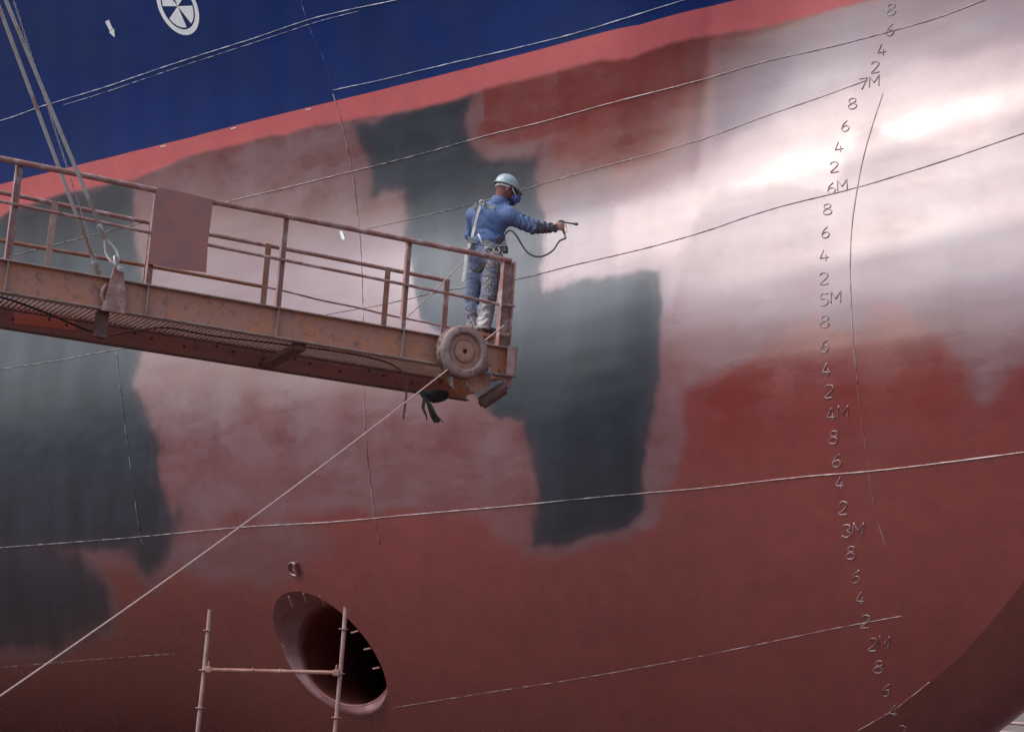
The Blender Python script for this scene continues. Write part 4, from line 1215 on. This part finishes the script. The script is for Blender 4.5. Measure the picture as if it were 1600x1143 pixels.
f.cone(J['sr'], J['er'], 0.056, 0.043, 0.03); f.cone(J['er'], J['wr'], 0.043, 0.029, 0.02)
f.cone(J['sl'], J['el'], 0.056, 0.043, 0.03); f.cone(J['el'], J['wl'], 0.043, 0.029, 0.02)
for h_, k_, a_2 in (('hl', 'kl', 'al'), ('hr', 'kr', 'ar')):
    f.cone(J[h_], J[k_], 0.088, 0.060, 0.04); f.cone(J[k_], J[a_2], 0.058, 0.040, 0.02)
    f.cone(J[a_2] - np.array([0, 0, .03]), J[a_2] + np.array([.04, .13, -.05]), 0.035, 0.03, 0.02)
body = f.mesh('body', m_skin, None)
J_wr = J['wr']
# hands: fine grid, one palm, four curled fingers and a thumb; joined to the wrist
hb = np.array([0, 0, 0])
def hand(wrist, fwd, up, side, sgn):
    """fwd along forearm, fingers closing round a grip that runs along -up"""
    g = Field(wrist - 0.20, wrist + 0.20, 0.0034)
    pc = wrist + fwd * 0.062
    g.cone(wrist - fwd * 0.05, wrist + fwd * 0.02, 0.029, 0.027, 0.012)
    g.ell(pc, (0.050, 0.022, 0.043), 0.016, [fwd, side, up])
    L = (0.044, 0.048, 0.045, 0.036)
    for i in range(4):
        r_ = (0.0105, 0.011, 0.0105, 0.0092)[i]
        k0 = pc + fwd * (0.036 + (0.004, 0.008, 0.005, 0.0)[i]) + up * (0.032 - i * 0.0215) - side * sgn * 0.004
        k1 = k0 + fwd * L[i] * 0.72 + side * sgn * L[i] * 0.55 - up * 0.004
        k2 = k1 - fwd * L[i] * 0.15 + side * sgn * L[i] * 0.62 - up * 0.003
        k3 = k2 - fwd * L[i] * 0.52 + side * sgn * L[i] * 0.05
        g.cone(pc + fwd * 0.0 + up * (0.026 - i * 0.017), k0, 0.012, r_ * 1.12, 0.008)
        g.cone(k0, k1, r_ * 1.08, r_, 0.004); g.cone(k1, k2, r_, r_ * 0.94, 0.004); g.cone(k2, k3, r_ * 0.93, r_ * 0.8, 0.004)
    t0 = pc - fwd * 0.018 + up * 0.034 + side * sgn * 0.010
    t1 = t0 + fwd * 0.040 + up * 0.020 + side * sgn * 0.020
    t2 = t1 + fwd * 0.032 - up * 0.004 + side * sgn * 0.012
    g.cone(pc - fwd * 0.02 + up * 0.02, t0, 0.018, 0.0155, 0.012); g.cone(t0, t1, 0.0155, 0.0125, 0.006); g.cone(t1, t2, 0.0122, 0.0098, 0.004)
    return g
fwd = B(884, 351.5, .16) - J['wr']; fwd /= np.linalg.norm(fwd)
upv = np.array([0, 0, 1.0]) - fwd * fwd[2]; upv /= np.linalg.norm(upv)
sidev = np.cross(upv, fwd)                                # to his left: the palm side
gr = hand(J['wr'], fwd, upv, sidev, 1)
hr_ = gr.mesh('right_hand', m_skin)
fl_ = J['wl'] - J['el']; fl_ /= np.linalg.norm(fl_)
ul_ = np.array([0, 0, 1.0]) - fl_ * fl_[2]; ul_ /= np.linalg.norm(ul_)
gl = hand(J['wl'], fl_, ul_, np.cross(ul_, fl_), -1)
hl_ = gl.mesh('left_hand', m_skin)
# one body mesh
def merge(dst, others):
    vs_, fs_ = [], []
    n0 = 0
    for o in [dst] + others:
        me = o.data
        c_ = np.empty(len(me.vertices) * 3, np.float32); me.vertices.foreach_get('co', c_)
        q_ = np.empty(len(me.loops), np.int32); me.loops.foreach_get('vertex_index', q_)
        vs_.append(c_.reshape(-1, 3)); fs_.append(q_.reshape(-1, 4) + n0); n0 += len(me.vertices)
    V2, Q2 = np.vstack(vs_), np.vstack(fs_)
    me = bpy.data.meshes.new(dst.name)
    me.vertices.add(len(V2)); me.vertices.foreach_set('co', V2.ravel())
    me.loops.add(Q2.size); me.loops.foreach_set('vertex_index', Q2.ravel())
    me.polygons.add(len(Q2)); me.polygons.foreach_set('loop_start', np.arange(0, Q2.size, 4, dtype=np.int32))
    me.polygons.foreach_set('use_smooth', np.ones(len(Q2), bool))
    me.update(calc_edges=True); me.materials.append(m_skin)
    dst.data = me
    for o in others: bpy.data.objects.remove(o)
    dst.parent = person
merge(body, [hr_, hl_])

# jacket
f = Field((-0.30, -0.40, 0.75), (1.05, 0.62, 1.70), 0.0078)
f.ell(J['ch'] + np.array([0.005, 0, 0.01]), (0.200, 0.145, 0.225), 0.05)
f.ell(J['wa'] + np.array([-0.005, 0, 0.01]), (0.200, 0.150, 0.11), 0.07)
f.cone(J['sl'], J['sr'], 0.092, 0.092, 0.06)
f.cone(J['nk'] - np.array([0.0, 0, .06]), J['nk'] + np.array([0.012, 0.0, .012]), 0.092, 0.080, 0.035)
f.cone(J['nk'] + np.array([-.01, 0, .01]), J['sl'] + np.array([0, 0, .0]), 0.085, 0.088, 0.04); f.cone(J['nk'] + np.array([.01, 0, .0]), J['sr'] + np.array([0, 0, .0]), 0.080, 0.088, 0.04)
f.cone(J['sr'], J['er'], 0.096, 0.080, 0.05); f.cone(J['er'], J['wr'] + fwd * -0.01, 0.078, 0.052, 0.03)
f.cone(J['sl'], J['el'], 0.086, 0.070, 0.05); f.cone(J['el'], J['wl'] - fl_ * 0.01, 0.068, 0.046, 0.03)
f.F = np.maximum(f.F, -(0))if False else f.F
arm_d = (J['wr'] - J['sr']); arm_L = np.linalg.norm(arm_d); arm_d = arm_d / arm_L
def jfold(x, y, z):
    P = np.stack([x, y, z], -1)
    q_ = (P - J['sr']) @ arm_d / arm_L
    on_arm = sstep(0.10, 0.3, q_)
    a = 0.0085 * np.sin(q_ * 52 + 2.5 * np.sin(z * 30 + y * 18) + 6 * fbm(x * 9, z * 9 + y * 7, 5)) * on_arm
    tz_ = z - J['ch'][2]
    w_ = (1 - on_arm)
    b_2 = 0.0085 * np.sin(z * 46 + x * 30 + 8 * fbm(x * 7, z * 6 + y * 5, 9)) * w_ * sstep(0.02, -0.16, tz_)
    c_2 = 0.020 * fbm(x * 7 + z * 3, z * 7 + y * 4, 13, 3) * w_
    diag = 0.020 * np.exp(-((x - J['sr'][0] + 0.16 + 0.9 * (z - J['sr'][2] + 0.16)) / 0.030) ** 2) * (y < 0) * sstep(-0.30, -0.10, z - J['sr'][2]) * w_
    return a + b_2 + c_2 - diag
f.displace(jfold)
jk = f.mesh('jacket', m_jack, person)
q_ = (f.V - J['sr']) @ arm_d / arm_L
on_r = (f.V[:, 0] > J['sr'][0] - 0.02)
dd = np.where(on_r, 0.52 + 0.60 * sstep(0.35, 0.70, q_), 0.20 + 0.30 * sstep(0.08, 0.16, f.V[:, 2] - J['ch'][2]))
point_attr(jk, 'mud', np.where(on_r, 0.02 + 0.95 * sstep(0.34, 0.66, q_), 0.0))
point_attr(jk, 'dirt', np.where(on_r, 0.75 + 0.1 * q_, 0.30 + 0.40 * sstep(0.06, 0.16, f.V[:, 2] - J['ch'][2])))
# collar
mb = MB()
cn = J['nk'] + np.array([0.004, -0.005, 0.052])
mb.lathe([(0.094, -0.055), (0.100, -0.02), (0.096, 0.030), (0.088, 0.038), (0.080, 0.0), (0.080, -0.035)], cn, HU, 28)
co_ = mb.build('collar', m_jack, person, True, 70); point_attr(co_, 'dirt', [0.25] * len(co_.data.vertices))
# trousers
f = Field((-0.34, -0.36, -0.02), (0.42, 0.42, 1.08), 0.0078)
f.ell(J['pel'] + np.array([0, 0, 0.02]), (0.192, 0.142, 0.135), 0.05)
f.cone(J['pel'] + np.array([0, 0, .06]), J['wa'] + np.array([-0.0, 0, 0.0]), 0.145, 0.138, 0.06)
for h_, k_, a_2, wd in (('hl', 'kl', 'al', 0.0), ('hr', 'kr', 'ar', 0.010)):
    f.cone(J[h_], J[k_], 0.106 + wd, 0.083 + wd, 0.035); f.cone(J[k_], J[a_2] + np.array([0, 0, .03]), 0.083 + wd, 0.076 + wd, 0.03)
def tfold(x, y, z):
    low = sstep(0.62, 0.10, z)
    a = 0.006 * np.sin(z * 55 + x * 40 + 14 * fbm(x * 8, z * 7 + y * 6, 21)) * (0.35 + 0.8 * low)
    return a + 0.036 * fbm(x * 9 + y * 3, z * 11, 25, 4) * (0.5 + 0.8 * low)
f.displace(tfold)
f.cut((0, 0, -1), -0.045)
tr = f.mesh('trousers', m_trou, person)
v = f.V
right = sstep(-0.03, 0.03, v[:, 0] - (J['kl'][0] + J['kr'][0]) / 2)
dd = (0.66 + 0.42 * right) * (0.72 + 0.30 * sstep(0.5, 0.15, v[:, 2])) + 0.25 * sstep(0.70, 0.86, v[:, 2]) * right
dd = dd + 0.3 * sstep(0.3, 0.1, v[:, 2])
point_attr(tr, 'mud', dd * 0.88)
point_attr(tr, 'dirt', dd * 1.08)
# boots
for a_2, yaw in (('al', 60), ('ar', 40)):
    d_ = np.array([math.cos(R(yaw)), math.sin(R(yaw)), 0])
    f = Field(J[a_2] * (1, 1, 0) + np.array([-.2, -.2, -.01]), J[a_2] * (1, 1, 0) + np.array([.32, .32, .24]), 0.006)
    an_ = J[a_2] * (1, 1, 0)
    f.cone(an_ + np.array([0, 0, .16]), an_ + np.array([0, 0, .06]), 0.054, 0.056, 0.03)
    f.cone(an_ - d_ * 0.04 + np.array([0, 0, .045]), an_ + d_ * 0.15 + np.array([0, 0, .042]), 0.046, 0.048, 0.03)
    f.cut((0, 0, -1), 0.0)
    f.mesh('boot', m_boot, person)
# hood over the back of the head
f = Field(hd - 0.26, hd + 0.26, 0.0065)
f.ell(hd + HU * 0.02, (0.108, 0.088, 0.122), 0.02, [HFt, HS, HU])
f.ell(hd + HFt * 0.02 - HU * 0.055, (0.080, 0.070, 0.070), 0.03, [HFt, HS, HU])
f.cone(hd - HU * 0.06 - HFt * 0.02, J['nk'] + np.array([0, 0, 0.0]), 0.074, 0.070, 0.03)
f.displace(lambda x, y, z: 0.012 * fbm(x * 14, z * 16 + y * 8, 33, 3))
# opening for the face
ax_ = [f.lo[i] + f.h * np.arange(f.n[i]) for i in range(3)]
X_, Y_, Z_ = np.meshgrid(*ax_, indexing='ij')
p_ = np.stack([X_, Y_, Z_], -1) - (hd + HFt * 0.125 + HU * 0.0)
op = np.linalg.norm(p_ @ np.stack([HFt, HS, HU], 1) / np.array([0.055, 0.062, 0.075]), axis=-1)
f.F = np.maximum(f.F, ((1 - op) * 0.05).astype(np.float32))
f.mesh('hood', m_hood, person)
# eyes
for sg in (-1, 1):
    MB().sphere(hd + HS * sg * 0.032 + HFt * 0.084 + HU * 0.008, 0.0125, 8).build('eye', m_white, person, True)
# helmet: shell with a peak
hc = hd + HU * 0.050 - HFt * 0.004
mb = MB(); nr, na = 14, 48; Vh = []
for i in range(nr + 1):
    th = (math.pi / 2) * i / nr
    for k_ in range(na):
        a = 2 * math.pi * k_ / na
        fr = max(0.0, math.cos(a))
        rx, ry = 0.142, 0.118
        x = math.sin(th) * math.cos(a) * rx; y = math.sin(th) * math.sin(a) * ry; z = 0.132 * math.cos(th)
        if i == nr: z -= 0.012
        rid = 0.006 * math.exp(-(y / 0.018) ** 2) * math.sin(th) ** 0.5 * (i < nr - 1)
        Vh.append(hc + HFt * x + HS * y + HU * (z + rid))
for j, (gr_, dz_) in enumerate(((0.012, -0.018), (0.020, -0.023), (0.018, -0.027), (-0.004, -0.024))):
    for k_ in range(na):
        a = 2 * math.pi * k_ / na
        pk = (max(0.0, math.cos(a)) ** 1.5) * 0.050 * (1 if j in (1, 2) else 0.45 if j == 0 else 0)
        e_ = gr_ + pk
        x = math.cos(a) * (0.142 + e_); y = math.sin(a) * (0.118 + e_ * (1 - 0.3 * max(0, math.cos(a))))
        Vh.append(hc + HFt * x + HS * y + HU * (dz_ - 0.018 * max(0.0, math.cos(a)) ** 2))
rows = nr + 1 + 4
mb.add(Vh, [(i * na + k_, (i + 1) * na + k_, (i + 1) * na + (k_ + 1) % na, i * na + (k_ + 1) % na) for i in range(rows - 1) for k_ in range(na)])
helm = mb.build('helmet', m_helm, person, True, 60)
MB().lathe([(0.118, -0.030), (0.124, -0.012), (0.112, -0.008), (0.106, -0.03)], hc, HU, 36).build('helmet_liner', m_helmd, helm, True, 50)
# white band at the back of the head, mask, straps, goggles
mb = MB(); mb.tube([hd + HU * 0.012 + HFt * (0.112 * math.cos(a)) + HS * (0.094 * math.sin(a)) for a in np.linspace(R(115), R(275), 20)], 0.017, 8)
mb.build('head_band', m_strap, person, True)
mk = hd + HFt * 0.125 - HU * 0.062
f = Field(mk - 0.14, mk + 0.14, 0.005)
f.ell(mk - HFt * 0.01, (0.055, 0.060, 0.062), 0.01, [HFt, HS, HU])
mask = f.mesh('respirator', m_mask, person)
for sg in (-1, 1):
    c_ = mk + HS * sg * 0.058 - HU * 0.012 + HFt * 0.012
    d_ = HS * sg * 0.82 + HFt * 0.45 - HU * 0.2; d_ /= np.linalg.norm(d_)
    MB().lathe([(0.036, -0.012), (0.046, 0.0), (0.047, 0.026), (0.040, 0.034), (0.020, 0.036)], c_, d_, 24).build('filter_cartridge', m_mask, mask, True, 40)
for sg in (-1, 1):
    MB().tube(smooth_path([mk + HS * sg * 0.055 + HU * 0.02, hd + HS * sg * 0.092 + HFt * 0.065 - HU * 0.01, hd + HS * sg * 0.098 + HFt * 0.02 + HU * 0.04], 5), 0.0085, 6).build('mask_strap', m_strap, mask, True)
mb = MB(); mb.tube([hd + HU * 0.012 + HFt * (0.110 * math.cos(a)) + HS * (0.080 * math.sin(a)) for a in np.linspace(R(-62), R(62), 16)], 0.021, 8)
mb.build('goggles', m_black, person, True)
# harness: straps lie on the back of the jacket
def back(px, py, lift=0.0):
    """point of the jacket's near surface under a pixel"""
    dep = PY - 0.34
    d = ray(np.array([px], float), np.array([py], float))[0]
    F_ = harn
    best = None
    for yy in np.arange(-0.36, 0.3, 0.004):
        p = d * (PY + yy) - base
        ijk = ((p - F_.lo) / F_.h).astype(int)
        if (ijk < 0).any() or (ijk >= F_.n).any(): continue
        if F_.F[tuple(ijk)] < lift: return p
    return d * (PY - 0.12) - base
harn = Field((-0.34, -0.40, 0.5), (0.45, 0.45, 1.70), 0.0085)
harn.ell(J['ch'] + np.array([0.005, 0, 0.01]), (0.205, 0.150, 0.23), 0.05).ell(J['wa'] + np.array([-0.005, 0, 0.01]), (0.205, 0.155, 0.12), 0.07)
harn.cone(J['sl'], J['sr'], 0.098, 0.098, 0.06).ell(J['pel'] + np.array([0, 0, 0.02]), (0.20, 0.15, 0.145), 0.05)
harn.cone(J['hl'], J['kl'], 0.112, 0.09, 0.035).cone(J['hr'], J['kr'], 0.122, 0.1, 0.035)
hs_ = []
def strap(pix, w, mat, name, lift=0.004, th=0.006, parent=None):
    C_ = [back(x, y, lift) for x, y in pix]
    C_ = smooth_path(np.array(C_), 6)
    T_ = np.gradient(C_, axis=0); T_ /= np.linalg.norm(T_, axis=1)[:, None]
    vd = np.array([0.0, -1.0, 0.0])
    mb = MB(); V_ = []
    for i in range(len(C_)):
        s__ = np.cross(T_[i], vd); s__ /= np.linalg.norm(s__); nn = np.cross(s__, T_[i]); nn /= np.linalg.norm(nn)
        for a, b__ in ((-1, 0), (1, 0), (1, 1), (-1, 1)):
            V_.append(C_[i] + s__ * a * w / 2 + nn * (b__ - 0.3) * th * -1)
    F_ = [(i * 4 + k_, i * 4 + (k_ + 1) % 4, i * 4 + 4 + (k_ + 1) % 4, i * 4 + 4 + k_) for i in range(len(C_) - 1) for k_ in range(4)] + [(3, 2, 1, 0), tuple(len(V_) - 4 + k_ for k_ in range(4))]
    mb.add(V_, F_)
    return mb.build(name, mat, parent, True, 40)
h1 = strap([(750, 318), (746, 332), (743, 350), (739, 368), (736, 384)], 0.050, m_web, 'harness', 0.006)
h1.parent = person
strap([(752, 316), (746, 335), (741, 355), (737, 372), (733, 388)], 0.030, m_strap, 'shoulder_strap', 0.020, parent=h1)
strap([(754, 316), (762, 322), (772, 326)], 0.045, m_web, 'shoulder_strap', 0.006, parent=h1)
strap([(745, 318), (738, 325)], 0.045, m_web, 'shoulder_strap', 0.006, parent=h1)
strap([(730, 374), (745, 376), (760, 379), (778, 381), (792, 380)], 0.065, m_web, 'waist_pad', 0.006, parent=h1)
strap([(730, 387), (745, 389), (762, 391), (778, 391), (791, 389)], 0.050, m_belt, 'waist_belt', 0.008, parent=h1)
strap([(776, 372), (784, 378), (789, 386), (790, 396)], 0.06, m_belt, 'tool_pouch', 0.02, 0.02, parent=h1)
strap([(729, 388), (728, 402), (726, 420), (723, 440)], 0.032, m_strap, 'dangling_strap', 0.012, parent=h1)
strap([(735, 372), (732, 388), (730, 400)], 0.030, m_strap, 'dangling_strap', 0.02, parent=h1)
strap([(747, 365), (750, 372), (753, 379)], 0.020, m_strap, 'dangling_strap', 0.016, parent=h1)
strap([(738, 425), (748, 420), (758, 412), (768, 402)], 0.05, m_belt, 'leg_strap', 0.006, parent=h1)
p_ = back(753, 317, 0.016)
mb = MB(); mb.tube([p_ + 0.028 * np.array([math.cos(a), -0.2, math.sin(a)]) for a in np.linspace(0, 2 * math.pi, 15)], 0.008, 6); mb.build('back_ring', m_steel, h1, True)
p_ = back(776, 391, 0.020)
mb = MB(); mb.tube([p_ + 0.034 * np.array([math.cos(a), -0.15, math.sin(a)]) for a in np.linspace(R(150), R(420), 12)], 0.007, 6); mb.build('belt_hook', m_steel, h1, True)
for o in list(COL.objects):
    pass
# safety line from his belt to the far rail
sl0 = back(733, 399, 0.02) + base; sl1 = at(np.array([630.0]), np.array([501.0]), GW(G(630, 501, WID - 0.02))[1])[0]
s_ = np.linspace(0, 1, 20)
P = sl0[None] * (1 - s_[:, None]) + sl1[None] * s_[:, None]; P[:, 2] -= 0.015 * np.sin(s_ * math.pi)
thing_tube('safety_line', P, 0.0065, m_rope, "thin line from the painter's belt down to the far handrail post", 'rope')

# ---- spray gun in his right hand
grip = base + J['wr'] + fwd * 0.118 + sidev * 0.022
gun = empty('spray_gun', tuple(grip), 'small airless spray gun with a wire guard in the painter\'s hand', 'spray gun')
bd_ = at(np.array([905.0]), np.array([352.5]), grip[1] + 0.22)[0] - (grip + upv * 0.035); bl = np.linalg.norm(bd_); bd_ /= bl
g0 = grip + upv * 0.050
up2 = np.cross(np.cross(bd_, upv), bd_); up2 /= np.linalg.norm(up2); sd2 = np.cross(bd_, up2)
objs = [MB().beam(grip + upv * 0.055, grip - upv * 0.085, 0.020, 0.030, bd_, 0.004).build('handle', m_gun)]
objs.append(MB().box(g0 + bd_ * 0.01 + up2 * 0.004, 0.085, 0.024, 0.034, [bd_, sd2, up2], 0.005).build('gun_body', m_gun))
objs.append(MB().lathe([(0.010, 0.04), (0.0095, bl * 0.75), (0.016, bl * 0.76), (0.017, bl * 0.90), (0.010, bl * 0.93), (0.006, bl * 0.96)], g0, bd_, 14).build('barrel', m_gun, None, True, 40))
gd_ = smooth_path([g0 + bd_ * 0.06 - up2 * 0.01, g0 + bd_ * 0.085 - up2 * 0.05, g0 + bd_ * 0.075 - up2 * 0.105, grip - upv * 0.09 + bd_ * 0.02], 5)
objs.append(MB().tube(gd_, 0.0042, 6).build('wire_guard', m_steel, None, True))
objs.append(MB().lathe([(0.011, 0.0), (0.011, 0.035), (0.014, 0.037), (0.014, 0.06)], grip - upv * 0.085, -upv, 10).build('hose_connector', m_steel, None, True, 40))
own(gun, *objs)
hs0 = grip - upv * 0.145
hpts = [hs0] + [at(np.array([x]), np.array([y]), base[1] + dy)[0] for x, y, dy in ((874, 377, .14), (864, 391, .12), (850, 399.5, .1), (836, 400.5, .08), (824, 394, .08), (814, 380, .1), (806, 367, .14), (796, 360, .2), (786, 372, .24), (778, 400, .25), (774, 440, .25), (772, 480, .22))]
hpts.append(np.array([hpts[-1][0] - .05, hpts[-1][1] + .05, PZ + 0.02]))
thing_tube('paint_hose', smooth_path(hpts, 8), 0.0105, m_hose, 'grey paint hose looping from the spray gun back behind the painter', 'hose')
